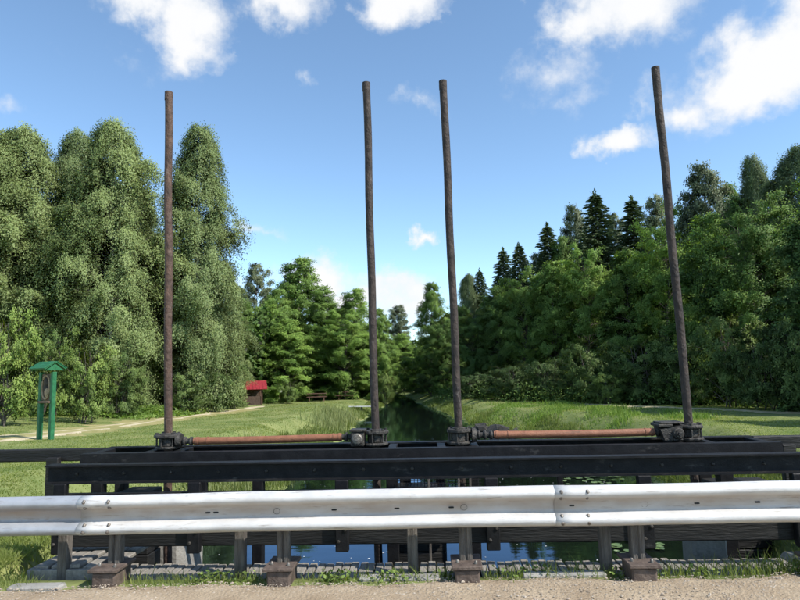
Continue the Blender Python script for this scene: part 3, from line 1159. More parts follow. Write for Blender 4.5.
def shed():
    x, y = -16.1, 53.6
    g = gz(x, y)
    t = thing('picnic_shed', 'small dark open shed with a bright red gable roof at the wood edge', 'shed', (x, y, g), R(20))
    t.scale = (.9, .9, .86)
    for px in (-2.2, 0, 1.45):
        for py in (-.9, .9):
            boxo('post', (px - .07, py - .07, -.3), (px + .07, py + .07, 1.62), M_WOODBR, t, .01)
    for k in range(9):
        boxo('wall_board', (-2.1, .86, .05 + k * .17), (1.38, .90, .05 + k * .17 + .16), M_SHED, t, .005)
    for k in range(9):
        boxo('wall_board', (-2.16, -.8, .05 + k * .17), (-2.12, .8, .05 + k * .17 + .16), M_SHED, t, .005)
    for k in range(5):
        boxo('wall_board', (-2.1, -.90, .05 + k * .17), (1.38, -.86, .05 + k * .17 + .16), M_SHED, t, .005)
    r = None
    for s in (-1, 1):
        a = Matrix.Translation((0, 0, 2.42)) @ Matrix.Rotation(-s * R(34), 4, 'X')
        b = MB().box((-3.3, 0 if s > 0 else -1.5, -.03), (1.95, 1.5 if s > 0 else 0, .03), .005, a)
        if s < 0:
            r = b.build('roof', M_ROOF, t)
        else:
            b.build('roof', M_ROOF, t)
    for k in range(17):
        a = Matrix.Translation((0, 0, 2.42)) @ Matrix.Rotation(R(34), 4, 'X')
        MB().box((-3.25 + k * .32, -1.49, .03), (-3.22 + k * .32, 0, .055), .004, a).build('roof_rib', M_ROOF, r)
    gm_ = MB().prism([(-.95, 1.62), (.95, 1.62), (0, 2.33)], 1.40, 1.45, 'x').build('gable', M_SHED, t)


shed()


def picnic(x, y, rz, lab):
    g = gz(x, y)
    t = thing('picnic_table', lab, 'picnic table', (x, y, g), rz)
    tp = MB()
    for k in range(4):
        boxo('table_board', (-.95, -.36 + k * .185, .72), (.95, -.36 + k * .185 + .17, .765), M_WOODBR, t, .005)
    for s in (-1, 1):
        boxo('bench_seat', (-.95, s * .72 - .14, .42), (.95, s * .72 + .14, .465), M_WOODBR, t, .005)
    for px in (-.7, .7):
        boxo('trestle', (px - .04, -.75, .34), (px + .04, .75, .418), M_WOODBR, t, .005)
        for s in (-1, 1):
            a = Matrix.Translation((px, s * .28, 0)) @ Matrix.Rotation(s * R(22), 4, 'X')
            MB().box((-.035, -.04, -.1), (.035, .04, .74), .005, a).build('leg', M_WOODBR, t)


picnic(-10.9, 59.5, R(8), 'dark brown picnic table with benches under the alders, nearer the shed')
picnic(-8.2, 61.0, R(-6), 'dark brown picnic table with benches under the alders, nearer the water')
x, y = -14.2, 58.2
t = thing('notice_board', 'small white notice board on a post right of the red roofed shed', 'sign', (x, y, gz(x, y)), R(10))
boxo('panel', (-.20, -.02, .85), (.20, .02, 1.42), M_WHITEP, t)
boxo('post', (-.04, .022, -.3), (.04, .09, 1.40), M_WOODBR, t)
x, y = -5.0, 48.
t = thing('jetty', 'narrow pale plank jetty reaching over the water from the left bank', 'jetty', (x, y, -1.12), R(-14))
for k in range(3):
    boxo('board', (-1.5, -.22 + k * .15, .0), (.85, -.22 + k * .15 + .14, .05), M_WHITEP, t, .006)
for px in (-1.2, -.3, .6):
    boxo('pile', (px - .05, -.08, -1.5), (px + .05, .06, -.003), M_OLDPOST, t)


# ------------------------------------------------------------------ foliage
def leaf_quads(P, size, up=.7, out=None, aspect=.62, down=0., tri=False):
    n = len(P)
    nrm = rng.normal(0, .6, (n, 3)) + np.array([0, 0, up])
    if out is not None:
        nrm += out * .5
    nrm /= np.linalg.norm(nrm, axis=1)[:, None]
    a = rng.normal(0, 1, (n, 3)) + np.array([0, 0, -down])
    if out is not None:
        a += out * .6
    a -= nrm * (a * nrm).sum(1)[:, None]
    a /= np.linalg.norm(a, axis=1)[:, None] + 1e-9
    b = np.cross(nrm, a)
    s = (size * rng.uniform(.65, 1.3, n))[:, None]
    if tri:
        V = np.stack([P - a * s * .45 + b * s * aspect * .55, P + a * s * .55, P - a * s * .45 - b * s * aspect * .55], 1)
        return V.reshape(-1, 3), np.arange(n * 3).reshape(-1, 3)
    V = np.stack([P - a * s * .5, P + b * s * aspect * .5 - a * s * .05, P + a * s * .5, P - b * s * aspect * .5 - a * s * .05], 1)
    return V.reshape(-1, 3), np.arange(n * 4).reshape(-1, 4)


def tree_proto(seed, H, env, limbs=90, twigs=14, leaves=50, t0=.08, asc=.5, droop=.45, tlen=1.1, tdroop=.8, spread=.12, lsize=.2,
               trunk_r=.16, up=.6, down=.3, bark=None, leafm=None, wobble=.25, tw_z=(-.1, .5), flat=1., multi=1, outb=.5, ascv=(.7, 1.3), tri=False):
    global rng
    rng = np.random.default_rng(seed)
    b, lb = MB(), MB()
    stems = []
    for k in range(multi):
        zs = np.linspace(-.4, H * .97, 14)
        off = rng.normal(0, wobble, (14, 2)).cumsum(0) * .35
        off -= off[0]
        lean = rng.normal(0, .09, 2) if multi > 1 else np.zeros(2)
        base = rng.normal(0, .35, 2) if multi > 1 else np.zeros(2)
        tx = base[0] + off[:, 0] + lean[0] * zs
        ty = base[1] + off[:, 1] + lean[1] * zs
        rad = trunk_r * (1 - .93 * np.clip(zs / (H * .97), 0, 1)) ** .9 + .01
        b.tube(list(zip(tx, ty, zs)), list(rad), 8)
        stems.append((zs, tx, ty, rad))
    LP, LO, TT, LS = [], [], [], []
    ph = rng.uniform(0, 6.28, 3)
    for i in range(limbs):
        st = stems[i % multi]
        t = t0 + (1 - t0) * ((i + rng.uniform(0, 1)) / limbs)
        az = i * 2.399 + rng.normal(0, .35)
        Ln = env(t) * (1.1 - .6 * rng.uniform() ** 1.8)
        lobe = .6 * math.sin(2 * az + ph[0] + 7 * t) + .5 * math.sin(3 * az + ph[1] - 12 * t) + .4 * math.sin(az + ph[2] + 19 * t)
        Ln *= 1 + .24 * lobe          # uneven outline: fuller and thinner sides
        if lobe < -.95:
            continue
        ac = asc * rng.uniform(*ascv)
        dp = droop * rng.uniform(.7, 1.3)
        if rng.uniform() < .13:
            Ln *= rng.uniform(1.12, 1.4)
        d = np.array([math.cos(az), math.sin(az), 0])
        z0 = max(.2, t * H - .30 * asc * Ln - .2)
        base = np.array([np.interp(z0, st[0], st[1]), np.interp(z0, st[0], st[2]), z0])
        f = lambda s: base + d * (Ln * s)[:, None] + np.array([0, 0, 1]) * ((ac * s - dp * s * s) * Ln)[:, None]
        s = np.linspace(0, .92, 5)
        r0 = np.interp(z0, st[0], st[3]) * .45
        if Ln > .7:
            lb.tube(list(f(s)), list(r0 * .8 * (1 - s) + .006), 5, False)
        nt_ = max(3, int(twigs * (.35 + .65 * Ln / max(env(.35), .1))))
        sv = rng.uniform(.18, 1.0, nt_) ** .75
        B = f(sv)
        ang = az + rng.uniform(-1.35, 1.35, nt_) * (1 - .3 * sv)
        D = np.stack([np.cos(ang), np.sin(ang), rng.uniform(tw_z[0], tw_z[1], nt_)], 1)
        ln = tlen * rng.uniform(.55, 1.25, nt_)
        lv = max(4, leaves)
        u = rng.uniform(.05, 1, (nt_, lv)) ** .8
        P = B[:, None] + D[:, None] * (ln[:, None] * u)[..., None]
        P[..., 2] -= tdroop * ln[:, None] * u * u
        P += rng.normal(0, spread, P.shape) * np.array([1, 1, flat])
        LP.append(P.reshape(-1, 3))
        cen = P.mean(1, keepdims=True)
        S = (P - cen) / (ln[:, None, None] * 1.3) + np.stack([np.cos(ang), np.sin(ang), np.full(nt_, .15)], 1)[:, None] * .55 + d * .35 + np.array([0, 0, .55])
        LS.append(S.reshape(-1, 3))
        LO.append(np.repeat(np.stack([np.cos(ang), np.sin(ang), np.zeros(nt_)], 1), lv, 0))
        tw = np.clip(rng.normal(.42, .2) + rng.normal(0, .13, nt_), 0, 1)
        TT.append(np.repeat(tw, lv))
    P = np.concatenate(LP)
    O = np.concatenate(LO)
    T = np.clip(np.concatenate(TT) + rng.normal(0, .08, len(P)), 0, 1)
    keep = P[:, 2] > .05
    S = np.concatenate(LS)
    P, O, T, S = P[keep], O[keep], T[keep], S[keep]
    S = S / np.linalg.norm(S, axis=1)[:, None] + rng.normal(0, .15, S.shape)
    S /= np.linalg.norm(S, axis=1)[:, None]
    V, Fq = leaf_quads(P, lsize, up, O * outb * 2, down=down, tri=tri)
    k_ = Fq.shape[1]
    me = np_mesh('crown', V, Fq, np.repeat(T, k_), spray=np.repeat(S, k_, 0))
    me.materials.append(leafm)
    tm = b.mesh('trunk')
    tm.materials.append(bark)
    rad = np.percentile(np.hypot(P[:, 0], P[:, 1]), 97)
    lm = lb.mesh('branches')
    lm.materials.append(M_BARK)
    return dict(trunk=tm, branches=lm, crown=me, H=float(np.percentile(P[:, 2], 99.8)), Rm=float(rad))


def env_birch(w, lo=.55, p=2.0):
    return lambda t: w * (lo + (1 - lo) * min(1, t / .3)) * (1 - max(0, (t - .35) / .65) ** p) ** .8 + .2


def env_alder(w):
    return lambda t: w * (.75 + .25 * min(1, t / .25)) * (1 - max(0, (t - .2) / .8) ** 1.35) ** .8 + .2


def env_round(w):
    return lambda t: w * math.sqrt(max(.02, 1 - (abs(t - .55) / .55) ** 2.2)) + .2


def spruce_proto(seed, H=17., w=2.7):
    global rng
    rng = np.random.default_rng(seed)
    b = MB()
    zs = np.linspace(-.3, H, 10)
    b.tube([(0, 0, z) for z in zs], list(.19 * (1 - np.clip(zs / H, 0, 1)) + .008), 7)
    LP, LA, TT = [], [], []
    z = 1.0
    while z < H - .15:
        t = z / H
        Lr = w * (1 - t) ** .68 + .08
        nb = 7 if t < .8 else 5
        a0 = rng.uniform(0, 6.28)
        for k in range(nb):
            az = a0 + k * 2 * math.pi / nb + rng.normal(0, .18)
            Ln = Lr * rng.uniform(.7, 1.12)
            d = np.array([math.cos(az), math.sin(az), 0])
            side = np.array([-d[1], d[0], 0])
            dr = .42 * (1 - t) + .05
            ns = int(22 + 95 * Ln / w)
            s = rng.uniform(.08, 1, ns) ** .8
            wid = .34 * Ln * (1.05 - s) * (.3 + s) * 1.1
            q = rng.uniform(-1, 1, ns)
            zz = z - dr * Ln * s + .26 * Ln * s ** 3 * dr * 2 - rng.uniform(0, 1, ns) ** 2 * .38 * (1 - t)
            P = d * (Ln * s)[:, None] + side * (wid * q)[:, None]
            P[:, 2] = zz
            P += rng.normal(0, .03, P.shape)
            LP.append(P)
            A = d + side * (q * .9)[:, None] + np.array([0, 0, -1]) * rng.uniform(.1, .9, ns)[:, None]
            LA.append(A)
            TT.append(np.clip(rng.normal(.4, .2) + rng.normal(0, .2, ns), 0, 1))
            if Ln > .6:
                ss = np.linspace(0, .9, 4)
                b.tube([tuple(d * Ln * v + np.array([0, 0, z - dr * Ln * v])) for v in ss], list(.03 * (1 - ss) + .005), 4, False)
        z += .40 * (1 - .55 * t)
    LP.append(np.stack([rng.normal(0, .05, 60), rng.normal(0, .05, 60), rng.uniform(H - .6, H + .25, 60)], 1))
    LA.append(rng.normal(0, .5, (60, 3)) + np.array([0, 0, 1]))
    TT.append(np.full(60, .4))
    P, A, T = np.concatenate(LP), np.concatenate(LA), np.concatenate(TT)
    A /= np.linalg.norm(A, axis=1)[:, None]
    rnd = rng.normal(0, 1, A.shape)
    B = np.cross(A, rnd)
    B /= np.linalg.norm(B, axis=1)[:, None]
    s = rng.uniform(.16, .34, len(P))[:, None]
    V = np.stack([P - A * s * .4, P + B * s * .16, P + A * s * .6, P - B * s * .16], 1).reshape(-1, 3)
    me = np_mesh('crown', V, np.arange(len(V)).reshape(-1, 4), np.repeat(T, 4))
    me.materials.append(M_LSPRUCE)
    tm = b.mesh('trunk')
    tm.materials.append(M_BARK)
    return dict(trunk=tm, crown=me, H=H, Rm=w)


PRO = {
    'birch': [tree_proto(1, 18, env_birch(3.9, .6, 1.55), limbs=210, twigs=20, leaves=88, t0=.02, asc=.8, droop=.5, tlen=1.25, tdroop=1.0, spread=.16, lsize=.122, tri=True,
                         bark=M_BIRCHBARK, leafm=M_LBIRCH, up=.5, down=.7, trunk_r=.14),
              tree_proto(2, 18, env_birch(3.3, .85, 1.2), limbs=220, twigs=19, leaves=88, t0=.02, asc=.95, droop=.5, tlen=1.2, tdroop=1.05, spread=.15, lsize=.118, tri=True,
                         bark=M_BIRCHBARK, leafm=M_LBIRCH, up=.5, down=.7, wobble=.35, trunk_r=.14)],
    'alder': [tree_proto(11, 14, env_alder(3.6), limbs=150, twigs=19, leaves=50, t0=.03, asc=.55, droop=.35, tlen=.95, tdroop=.45, spread=.15, lsize=.16,
                         bark=M_BARK, leafm=M_LALDER, up=.75, down=.3, flat=.8, ascv=(.2, 1.7), tw_z=(-.3, .7)),
              tree_proto(12, 14, env_alder(3.0), limbs=150, twigs=18, leaves=48, t0=.03, asc=.65, droop=.35, tlen=.9, tdroop=.45, spread=.14, lsize=.155,
                         bark=M_BARK, leafm=M_LALDER, up=.75, down=.3, flat=.8, wobble=.35, ascv=(.2, 1.7), tw_z=(-.3, .7)),
              tree_proto(13, 14, env_round(3.9), limbs=150, twigs=19, leaves=50, t0=.03, asc=.7, droop=.35, tlen=1.0, tdroop=.45, spread=.16, lsize=.16,
                         bark=M_BARK, leafm=M_LALDER, up=.75, down=.3, flat=.8, wobble=.35, ascv=(.2, 1.7), tw_z=(-.3, .7))],
    'aspen': [tree_proto(21, 17, env_birch(3.2, .5), limbs=130, twigs=20, leaves=40, t0=.10, asc=.85, droop=.35, tlen=.95, tdroop=.45, spread=.15, lsize=.175,
                         bark=M_BARK, leafm=M_LASPEN, up=.4, down=.5, wobble=.3)],
    'shrub': [tree_proto(31, 4, env_round(2.3), limbs=60, twigs=13, leaves=40, t0=.02, asc=.9, droop=.4, tlen=.75, tdroop=.35, spread=.09, lsize=.125,
                         trunk_r=.05, bark=M_BARK, leafm=M_LSHRUB, up=.6, down=.3, multi=4),
              tree_proto(32, 4, env_round(2.0), limbs=56, twigs=13, leaves=40, t0=.02, asc=1.1, droop=.5, tlen=.85, tdroop=.5, spread=.09, lsize=.125,
                         trunk_r=.045, bark=M_BARK, leafm=M_LSHRUB, up=.5, down=.4, multi=5)],
    'spruce': [spruce_proto(41), spruce_proto(42, 17, 2.4)],
}
NAMES = dict(birch=('birch_tree', 'tree'), alder=('alder_tree', 'tree'), aspen=('aspen_tree', 'tree'), shrub=('willow_shrub', 'shrub'), spruce=('spruce_tree', 'tree'))
_first = {}


def place(kind, var, px, top, y, wpx, shade, lab, group, rz=None):
    """a tree whose stem stands at distance y, seen about px across and reaching up to top; crown about wpx wide"""
    p = PRO[kind][var]
    d = FWD + RGT * ((px - 400) / 610) - UPV * ((top - 300) / 610)
    k = y / d.y
    ztop = EYE + d.z * k
    d2 = FWD + RGT * ((px - 400) / 610) - UPV * ((400 - 300) / 610)
    x = d2.x * y / d2.y
    x = (x + d.x * k) / 2
    g = gz(x, y)
    depth = k
    sz = (ztop - g) / p['H']
    sx = (wpx / 610 * depth / 2) / p['Rm']
    t = thing(NAMES[kind][0], lab, NAMES[kind][1], (x, y, g), rz if rz is not None else random.uniform(0, 6.28), group)
    t.scale = (sx, sx, sz)
    link('trunk', p['trunk'], None, t)
    if 'branches' in p:
        link('branches', p['branches'], None, t)
    c = link('crown', p['crown'], None, t)
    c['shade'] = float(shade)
    c['kind'] = 'stuff'
    return t


random.seed(5)
GL, GC, GR, GB = 'birches on the left edge of the lawn', 'trees at the far end of the left lawn', 'trees of the right wood', 'bushes along the wood edge'
# left birches
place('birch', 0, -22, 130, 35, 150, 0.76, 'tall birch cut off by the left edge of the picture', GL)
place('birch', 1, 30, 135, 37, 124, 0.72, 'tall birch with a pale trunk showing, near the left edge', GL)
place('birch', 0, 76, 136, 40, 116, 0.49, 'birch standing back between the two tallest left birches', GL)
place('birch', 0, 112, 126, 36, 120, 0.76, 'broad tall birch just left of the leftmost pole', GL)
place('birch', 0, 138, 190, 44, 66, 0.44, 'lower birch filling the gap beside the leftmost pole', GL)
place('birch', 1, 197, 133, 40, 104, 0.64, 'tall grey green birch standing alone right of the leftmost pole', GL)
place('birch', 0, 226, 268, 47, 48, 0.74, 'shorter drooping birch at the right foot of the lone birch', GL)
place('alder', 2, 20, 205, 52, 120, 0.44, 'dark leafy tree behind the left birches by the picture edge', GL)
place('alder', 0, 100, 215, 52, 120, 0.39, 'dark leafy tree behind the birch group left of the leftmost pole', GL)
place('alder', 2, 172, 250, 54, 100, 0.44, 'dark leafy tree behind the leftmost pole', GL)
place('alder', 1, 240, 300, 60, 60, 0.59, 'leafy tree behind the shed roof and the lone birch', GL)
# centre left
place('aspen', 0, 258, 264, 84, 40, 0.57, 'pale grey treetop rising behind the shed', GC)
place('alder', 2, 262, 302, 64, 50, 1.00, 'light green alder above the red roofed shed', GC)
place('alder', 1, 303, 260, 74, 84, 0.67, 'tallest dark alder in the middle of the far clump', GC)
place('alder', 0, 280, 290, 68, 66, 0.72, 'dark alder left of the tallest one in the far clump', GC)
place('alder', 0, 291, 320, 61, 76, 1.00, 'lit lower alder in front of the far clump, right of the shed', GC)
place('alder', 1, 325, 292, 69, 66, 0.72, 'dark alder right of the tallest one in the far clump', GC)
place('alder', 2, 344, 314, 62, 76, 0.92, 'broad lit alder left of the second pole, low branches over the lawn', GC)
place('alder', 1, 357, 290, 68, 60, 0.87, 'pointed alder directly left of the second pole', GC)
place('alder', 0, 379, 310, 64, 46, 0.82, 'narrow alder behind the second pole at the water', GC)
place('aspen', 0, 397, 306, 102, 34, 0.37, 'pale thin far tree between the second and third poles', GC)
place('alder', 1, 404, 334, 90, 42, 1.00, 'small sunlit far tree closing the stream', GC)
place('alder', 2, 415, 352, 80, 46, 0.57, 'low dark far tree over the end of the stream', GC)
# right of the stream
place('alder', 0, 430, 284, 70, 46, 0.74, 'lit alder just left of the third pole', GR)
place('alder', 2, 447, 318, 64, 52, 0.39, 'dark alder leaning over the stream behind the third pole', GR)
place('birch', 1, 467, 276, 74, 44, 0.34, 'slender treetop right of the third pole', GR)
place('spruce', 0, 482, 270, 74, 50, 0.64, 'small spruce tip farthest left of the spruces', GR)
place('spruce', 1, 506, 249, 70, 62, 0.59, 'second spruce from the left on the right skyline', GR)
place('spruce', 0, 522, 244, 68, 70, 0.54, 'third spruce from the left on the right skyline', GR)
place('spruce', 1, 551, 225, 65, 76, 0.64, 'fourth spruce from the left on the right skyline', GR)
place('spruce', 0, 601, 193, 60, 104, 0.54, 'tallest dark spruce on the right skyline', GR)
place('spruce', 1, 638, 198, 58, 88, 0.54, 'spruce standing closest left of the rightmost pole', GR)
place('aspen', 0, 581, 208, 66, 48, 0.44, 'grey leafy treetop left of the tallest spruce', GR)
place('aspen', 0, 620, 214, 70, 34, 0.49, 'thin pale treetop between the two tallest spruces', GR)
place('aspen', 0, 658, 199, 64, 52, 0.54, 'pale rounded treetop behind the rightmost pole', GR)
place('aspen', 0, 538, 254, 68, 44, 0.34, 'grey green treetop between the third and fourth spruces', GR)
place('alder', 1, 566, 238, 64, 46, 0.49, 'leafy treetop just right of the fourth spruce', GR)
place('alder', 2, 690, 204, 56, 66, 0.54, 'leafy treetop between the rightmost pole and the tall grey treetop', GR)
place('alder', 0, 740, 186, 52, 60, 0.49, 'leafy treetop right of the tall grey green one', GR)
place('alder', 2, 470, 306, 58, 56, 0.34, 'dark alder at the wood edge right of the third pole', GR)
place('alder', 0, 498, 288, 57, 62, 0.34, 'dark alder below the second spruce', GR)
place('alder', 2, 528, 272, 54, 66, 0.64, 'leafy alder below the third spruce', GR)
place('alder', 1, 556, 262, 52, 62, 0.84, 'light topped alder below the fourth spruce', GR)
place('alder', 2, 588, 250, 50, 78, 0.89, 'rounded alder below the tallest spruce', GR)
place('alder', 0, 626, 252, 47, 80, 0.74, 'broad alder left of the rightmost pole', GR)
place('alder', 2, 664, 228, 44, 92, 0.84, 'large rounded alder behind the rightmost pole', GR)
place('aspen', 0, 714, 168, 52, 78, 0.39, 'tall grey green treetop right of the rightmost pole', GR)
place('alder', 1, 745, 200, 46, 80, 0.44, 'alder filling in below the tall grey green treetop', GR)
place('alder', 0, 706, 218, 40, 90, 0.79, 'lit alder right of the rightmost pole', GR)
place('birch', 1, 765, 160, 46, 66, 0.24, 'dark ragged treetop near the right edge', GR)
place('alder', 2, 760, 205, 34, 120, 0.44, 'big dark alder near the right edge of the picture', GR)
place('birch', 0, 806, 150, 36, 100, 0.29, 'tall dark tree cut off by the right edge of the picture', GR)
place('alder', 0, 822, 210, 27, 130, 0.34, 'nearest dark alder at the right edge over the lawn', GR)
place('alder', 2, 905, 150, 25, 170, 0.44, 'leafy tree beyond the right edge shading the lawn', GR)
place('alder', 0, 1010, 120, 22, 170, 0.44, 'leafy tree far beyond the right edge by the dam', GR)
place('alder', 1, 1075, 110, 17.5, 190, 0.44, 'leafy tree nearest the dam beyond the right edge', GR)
# bushes
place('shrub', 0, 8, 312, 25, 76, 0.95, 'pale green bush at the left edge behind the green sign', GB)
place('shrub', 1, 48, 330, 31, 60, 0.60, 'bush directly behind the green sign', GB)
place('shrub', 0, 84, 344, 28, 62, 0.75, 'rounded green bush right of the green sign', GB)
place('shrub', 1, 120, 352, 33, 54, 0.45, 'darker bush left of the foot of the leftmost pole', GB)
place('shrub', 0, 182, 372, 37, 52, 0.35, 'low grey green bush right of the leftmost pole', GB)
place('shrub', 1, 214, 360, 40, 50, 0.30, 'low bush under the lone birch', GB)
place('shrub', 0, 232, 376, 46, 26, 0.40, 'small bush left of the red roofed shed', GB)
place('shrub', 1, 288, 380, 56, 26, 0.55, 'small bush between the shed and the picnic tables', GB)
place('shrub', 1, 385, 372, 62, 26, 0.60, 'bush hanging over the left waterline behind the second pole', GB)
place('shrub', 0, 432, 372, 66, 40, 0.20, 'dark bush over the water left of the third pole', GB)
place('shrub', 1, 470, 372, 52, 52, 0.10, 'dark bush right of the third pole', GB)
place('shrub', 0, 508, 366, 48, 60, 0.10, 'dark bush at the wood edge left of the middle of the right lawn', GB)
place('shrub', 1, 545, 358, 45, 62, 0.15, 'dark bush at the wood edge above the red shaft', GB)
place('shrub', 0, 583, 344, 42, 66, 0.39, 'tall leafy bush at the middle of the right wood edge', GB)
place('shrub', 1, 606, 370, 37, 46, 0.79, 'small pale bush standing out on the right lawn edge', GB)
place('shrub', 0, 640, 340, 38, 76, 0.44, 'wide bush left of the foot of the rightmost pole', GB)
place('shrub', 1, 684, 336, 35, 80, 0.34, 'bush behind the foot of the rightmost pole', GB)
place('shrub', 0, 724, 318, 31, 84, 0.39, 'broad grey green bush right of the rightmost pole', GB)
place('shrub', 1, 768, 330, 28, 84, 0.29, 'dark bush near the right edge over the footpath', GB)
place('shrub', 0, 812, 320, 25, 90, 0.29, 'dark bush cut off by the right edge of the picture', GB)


# ------------------------------------------------------------------ grass, reeds, ferns
def blades(P, h, w, lean=.35, tint=None):
    n = len(P)
    a = rng.uniform(0, 6.28, n)
    dx, dy = np.cos(a), np.sin(a)
    l = rng.uniform(0, lean, n) * h
    a2 = rng.uniform(0, 6.28, n)
    W = np.stack([dx * w, dy * w, np.zeros(n)], 1) * .5
    tip = P + np.stack([np.cos(a2) * l, np.sin(a2) * l, h], 1)
    mid = P + np.stack([np.cos(a2) * l * .35, np.sin(a2) * l * .35, h * .55], 1)
    V = np.stack([P - W, P + W, mid + W * .75, tip, mid - W * .75], 1).reshape(-1, 3)
    i = np.arange(n)[:, None] * 5
    T = np.repeat(tint if tint is not None else rng.uniform(0, 1, n), 5)
    return V, i, T


def blade_obj(name, P, h, w, m, lean=.35, tint=None, simple=False):
    V, i, T = blades(P, h, w, lean, tint)
    n = len(P)
    if simple:
        return link(name, np_mesh(name, V.reshape(-1, 5, 3)[:, [0, 1, 3]].reshape(-1, 3), np.arange(n * 3).reshape(-1, 3), T[:n * 3] if False else np.repeat(T[::5], 3)), m)
    F_ = np.concatenate([i + np.array([[0, 1, 2]]), i + np.array([[0, 2, 4]]), i + np.array([[4, 2, 3]])], 0)
    return link(name, np_mesh(name, V, F_, T), m)


rng = np.random.default_rng(77)


def up_spray(n):
    S = rng.normal(0, .5, (n, 3)) + np.array([0, -.3, .8])
    return np.repeat(S / np.linalg.norm(S, axis=1)[:, None], 4, 0)


def field_noise(x, y, s):
    r = np.random.default_rng(4)
    v = 0
    for k in range(9):
        a, f, p = r.uniform(0, 6.28), s * r.uniform(.45, 2.4), r.uniform(0, 6.28)
        v = v + np.sin((x * math.cos(a) + y * math.sin(a)) * f + p) / (1 + .25 * k)
    return v / 2.4


# lawn blades all over the meadow around the view
n = 520000
D = np.exp(rng.uniform(math.log(5.2), math.log(62), n))
A = rng.uniform(-.80, .80, n)
x, y = D * np.sin(A - .045), D * np.cos(A - .045)
d = bank_dist(x, y)
trk = np.array(LT)
ty = np.interp(x, trk[:5, 0], trk[:5, 1])
on1 = np.abs(np.interp(y, trk[2:, 1], trk[2:, 0]) - x) < np.where(y > 18, .17, 0)
trk2 = np.array(LT2)
on2 = np.abs(np.interp(y, trk2[2:, 1], trk2[2:, 0]) - x) < np.where(y > 20, .15, 0)
mid = np.interp(y, trk[2:, 1], trk[2:, 0]) - .55
rp_ = np.array([(5.4, 53), (7.1, 47.5), (8.7, 41.5), (11.0, 33.4), (12.7, 29.6), (14.0, 26.3), (16, 21), (22, 13)])[::-1]
on3 = np.abs(np.interp(y, rp_[:, 1], rp_[:, 0]) - x) < np.where(y > 13, .42, 0)
worn = (np.abs(mid - x) < 1.7) & (y > 17) & (rng.uniform(0, 1, n) < .88)
ok = (d > .05) & (y > 5.15) & ~on1 & ~on2 & ~on3 & ~worn & ~((x > -3.45) & (x < -2.6) & (y < 6.4))
x, y, d, D = x[ok], y[ok], d[ok], D[ok]
fn = field_noise(x, y, .55)
h = rng.uniform(.018, .042, len(x)) * (1.15 + .6 * fn) + np.clip(1.5 - d, 0, 1.5) * rng.uniform(.03, .2, len(x)) * np.where(y < 9, .25, 1)
h *= np.where(D < 9, .9, 1.0)
w = .008 + .0011 * D
tint = np.clip(.42 + .22 * fn + .2 * field_noise(x, y, 2.3) + rng.normal(0, .16, len(x)) - .18 * np.clip(1.6 - d, 0, 1.6), .22, 1)
o = blade_obj('meadow_grass', np.stack([x, y, ground_z(x, y) - .01], 1), h, w, M_GRASS, 1.8, tint, True)
o['shade'] = .5
tag(o, 'mown grass covering both lawns beside the stream', 'grass', kind='stuff')

# tall bank grass and reeds
n = 42000
y = np.exp(rng.uniform(math.log(8.5), math.log(60), n))
left = rng.uniform(0, 1, n) < .5
off = rng.uniform(-.1, 1.3, n)
x = np.where(left, np.interp(y, YL, XL) - off, np.interp(y, YR, XR) + off)
ok = field_noise(x, y, .8) > -.25
x, y, left = x[ok], y[ok], left[ok]
h = rng.uniform(.12, .42, len(x)) * (.75 + .3 * field_noise(x, y, 1.1))
o = blade_obj('bank_grass', np.stack([x, y, ground_z(x, y) - .03], 1), h, .008 + .0007 * y, M_GRASS, .6, np.clip(rng.normal(.35, .2, len(x)), 0, 1))
o['shade'] = .35
tag(o, 'tall rank grass along both waterlines', 'grass', kind='stuff')
# reeds on left bank
n = 4000
x = rng.normal(-5.6, .4, n)
y = rng.normal(36.5, 2.6, n)
h = rng.uniform(.3, .7, n)
o = blade_obj('reed_bed', np.stack([x, y, ground_z(x, y) - .03], 1), h, np.full(n, .034), M_REED, .45)
o['shade'] = .6
tag(o, 'pale grey green reed clump on the left bank left of the second pole', 'reeds', kind='stuff')
n = 5000
x = rng.normal(-5.3, .45, n)
y = rng.uniform(12.5, 21, n)
h = rng.uniform(.2, .45, n)
o = blade_obj('reed_bed', np.stack([x, y, ground_z(x, y) - .03], 1), h, np.full(n, .022), M_REED, .5)
o['shade'] = .6
tag(o, 'pale tall grass on the near left bank seen through the railing', 'reeds', kind='stuff')
n = 30000
x = rng.uniform(3.2, 10.5, n)
y = rng.uniform(23, 42, n)
x = x + (30 - y) * .15
ok = bank_dist(x, y) > .2
x, y = x[ok], y[ok]
ok = field_noise(x, y, 1.3) + rng.normal(0, .35, len(x)) > .05
x, y = x[ok], y[ok]
h = rng.uniform(.06, .30, len(x)) * (.8 + .4 * field_noise(x, y, 1.9))
o = blade_obj('tall_meadow', np.stack([x, y, ground_z(x, y) - .03], 1), h, np.full(len(x), .035), M_FERN, .9)
o['shade'] = .55
tag(o, 'bright tall meadow herbs on the right bank above the red shaft', 'meadow herbs', kind='stuff')

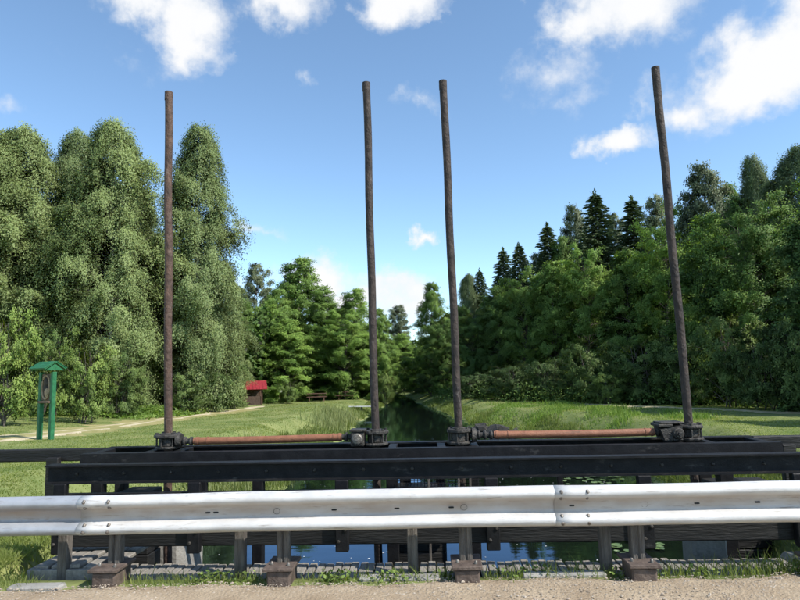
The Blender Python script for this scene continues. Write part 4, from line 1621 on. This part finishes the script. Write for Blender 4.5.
# verge weeds on the road edge in front of the walkway
n = 5600
x = rng.uniform(-4.6, 3.6, n)
den = .5 + .5 * field_noise(x, np.zeros(n), 2.2)
den = np.where(x < -3.2, 1.2, den)
ok = rng.uniform(0, 1, n) < den
x = x[ok]
y = road_edge(x) + rng.normal(.10, .07, len(x)) + np.where(x < -3.3, rng.uniform(0, .2, len(x)), 0)
ok = np.ones(len(x), bool)
for px in (-2.58, -1.2, .26, 1.59):
    ok &= ~((np.abs(x - px) < .13) & (y > 4.84))
x, y = x[ok], y[ok]
h = rng.uniform(.025, .10, len(x)) * (1 + .5 * field_noise(x, y, 3)) + np.where(x > 2.1, rng.uniform(0, .045, len(x)), 0)
o = blade_obj('verge_grass', np.stack([x, y, np.full(len(x), -.04)], 1), h + .03, rng.uniform(.004, .009, len(x)), M_GRASS, .9,
              np.clip(rng.normal(.4, .25, len(x)), 0, 1))
o['shade'] = .45
tag(o, 'short grass and weeds along the gravel edge under the guardrail', 'grass', kind='stuff')
# broad leaved weeds
n = 700
cx = np.concatenate([rng.uniform(-2.4, 3.0, 14), rng.uniform(-.9, -.1, 6), rng.uniform(-2.2, -1.4, 3)])
c = rng.integers(0, 23, n)
x = cx[c] + rng.normal(0, .05, n)
y = road_edge(x) + .09 + rng.normal(0, .045, n)
P = np.stack([x, y, rng.uniform(-.02, .06, n)], 1)
V, Fq = leaf_quads(P, .035, 1.0)
o = link('verge_weeds', np_mesh('verge_weeds', V, Fq, np.repeat(rng.uniform(0, 1, n), 4), spray=up_spray(n)), M_LSHRUB)
o['shade'] = .7
tag(o, 'low leafy weeds at the road edge between the post feet', 'weeds', kind='stuff')

# ferns at the left wood edge
n = 5000
x = rng.uniform(-22, -13.5, n)
y0 = 34.5 + .25 * (x + 15)
y = y0 + rng.normal(0, 1.1, n)
h = rng.uniform(.1, .6, n)
P = np.stack([x, y, ground_z(x, y) + h * np.clip(.6 + .5 * field_noise(x, y, .9), .2, 1)], 1)
V, Fq = leaf_quads(P, .30, .9, aspect=.35)
o = link('fern_patch', np_mesh('fern_patch', V, Fq, np.repeat(rng.uniform(0, 1, n), 4)), M_FERN)
o['shade'] = .5
tag(o, 'bright green ferns along the foot of the left birches', 'ferns', kind='stuff')
# undergrowth mass under the right wood
n = 26000
t = rng.uniform(0, 1, n)
x = 1.5 + t * 20 + rng.normal(0, .9, n)
y = np.interp(t, [0, .3, .6, 1], [58, 44, 35, 24]) + rng.uniform(-.5, 4, n)
h = rng.uniform(.05, 1.3, n)
P = np.stack([x, y, ground_z(x, y) + h * np.clip(.65 + .5 * field_noise(x, y, .8), .2, 1.2)], 1)
ok = bank_dist(x, y) > .1
V, Fq = leaf_quads(P[ok], .17, .8)
o = link('undergrowth', np_mesh('undergrowth', V, Fq, np.repeat(rng.uniform(0, 1, ok.sum()), 4), spray=up_spray(int(ok.sum()))), M_LALDER)
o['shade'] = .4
tag(o, 'dark leafy undergrowth at the foot of the right wood', 'undergrowth', kind='stuff')
n = 16000
t = rng.uniform(0, 1, n)
x = -24 + t * 19 + rng.normal(0, .7, n)
y = np.interp(t, [0, .5, 1], [40, 52, 66]) + rng.uniform(-.5, 4, n)
h = rng.uniform(.05, 1.2, n)
P = np.stack([x, y, ground_z(x, y) + h * np.clip(.65 + .5 * field_noise(x, y, .8), .2, 1.2)], 1)
ok = (bank_dist(x, y) > .1) & ~((np.abs(x + 16.1) < 3.0) & (np.abs(y - 53.6) < 2.4)) & ~((x > -15) & (y < 62.5) & (x < -6))
V, Fq = leaf_quads(P[ok], .19, .8)
o = link('undergrowth', np_mesh('undergrowth', V, Fq, np.repeat(rng.uniform(0, 1, ok.sum()), 4), spray=up_spray(int(ok.sum()))), M_LALDER)
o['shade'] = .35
tag(o, 'dark leafy undergrowth behind the left lawn and the shed', 'undergrowth', kind='stuff')

# the deep wood behind the edge trees: one leafy mass
def deep_wood(lab, x0, x1, ya, yb, depth, top, n, shade, over=False):
    t = rng.uniform(0, 1, n)
    x = x0 + (x1 - x0) * t
    y = np.interp(t, np.linspace(0, 1, len(ya)), ya) + rng.uniform(0, depth, n)
    hh = np.interp(t, np.linspace(0, 1, len(top)), top) * (.86 + .14 * field_noise(x, y, .7))
    z = ground_z(x, y) + hh * rng.uniform(0, 1, n) ** .85
    ok = (bank_dist(x, y) > .8) | over
    z = np.maximum(z, WATER + .1)
    P = np.stack([x, y, z], 1)[ok]
    V, Fq = leaf_quads(P, .55, .6, aspect=.8)
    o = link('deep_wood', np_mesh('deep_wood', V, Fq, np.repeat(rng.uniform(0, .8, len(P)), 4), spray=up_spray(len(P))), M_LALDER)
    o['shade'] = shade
    tag(o, lab, 'wood', kind='stuff')


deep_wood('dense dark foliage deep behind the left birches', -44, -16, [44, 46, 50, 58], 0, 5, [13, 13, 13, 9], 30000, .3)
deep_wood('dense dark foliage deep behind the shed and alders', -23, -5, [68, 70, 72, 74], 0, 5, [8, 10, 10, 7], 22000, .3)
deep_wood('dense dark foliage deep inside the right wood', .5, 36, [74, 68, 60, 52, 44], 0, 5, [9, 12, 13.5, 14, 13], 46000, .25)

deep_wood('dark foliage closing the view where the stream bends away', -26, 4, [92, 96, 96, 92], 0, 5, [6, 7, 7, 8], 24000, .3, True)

# water lilies on the right of the pond
M_PAD = mat('lily_pad', (.07, .12, .035), (.15, .21, .07), rough=.35, scale=4, spec=.5)
n = 190
cl = rng.integers(0, 5, n)
ccx = np.array([4.6, 5.2, 3.9, 3.4, 5.6])[cl]
ccy = np.array([18.5, 20.0, 13.2, 12.0, 15.5])[cl]
x, y = ccx + rng.normal(0, .45, n), ccy + rng.normal(0, .8, n)
ok = bank_dist(x, y) < -.1
x, y = x[ok], y[ok]
n = len(x)
r_ = rng.uniform(.05, .11, n)
a0 = rng.uniform(0, 6.28, n)
an_ = np.linspace(.18, 2 * math.pi - .18, 10)
ring = np.stack([np.cos(an_[None] + a0[:, None]) * r_[:, None] + x[:, None], np.sin(an_[None] + a0[:, None]) * r_[:, None] + y[:, None],
                 np.full((n, 10), WATER + .008) + rng.uniform(0, .02, (n, 1)) + rng.uniform(0, .012, (n, 10))], -1)
V = np.concatenate([np.stack([x, y, np.full(n, WATER + .008)], -1)[:, None], ring], 1).reshape(-1, 3)
Fp = (np.arange(n)[:, None] * 11 + np.arange(11)[None])
o = link('water_lilies', np_mesh('water_lilies', V, Fp), M_PAD)
tag(o, 'mat of green water lily pads floating on the right side of the pond', 'water lilies', kind='stuff')
# drifting specks
n = 260
x, y = rng.uniform(-4, 6, n), rng.uniform(9, 22, n)
ok = bank_dist(x, y) < -.2
P = np.stack([x, y, np.full(n, WATER + .006)], 1)[ok]
V, Fq = leaf_quads(P, .045, 30.)
o = link('drifting_leaves', np_mesh('drifting_leaves', V, Fq), M_WHITEP)
tag(o, 'tiny pale leaves and seeds drifting on the water', 'leaves', kind='stuff')
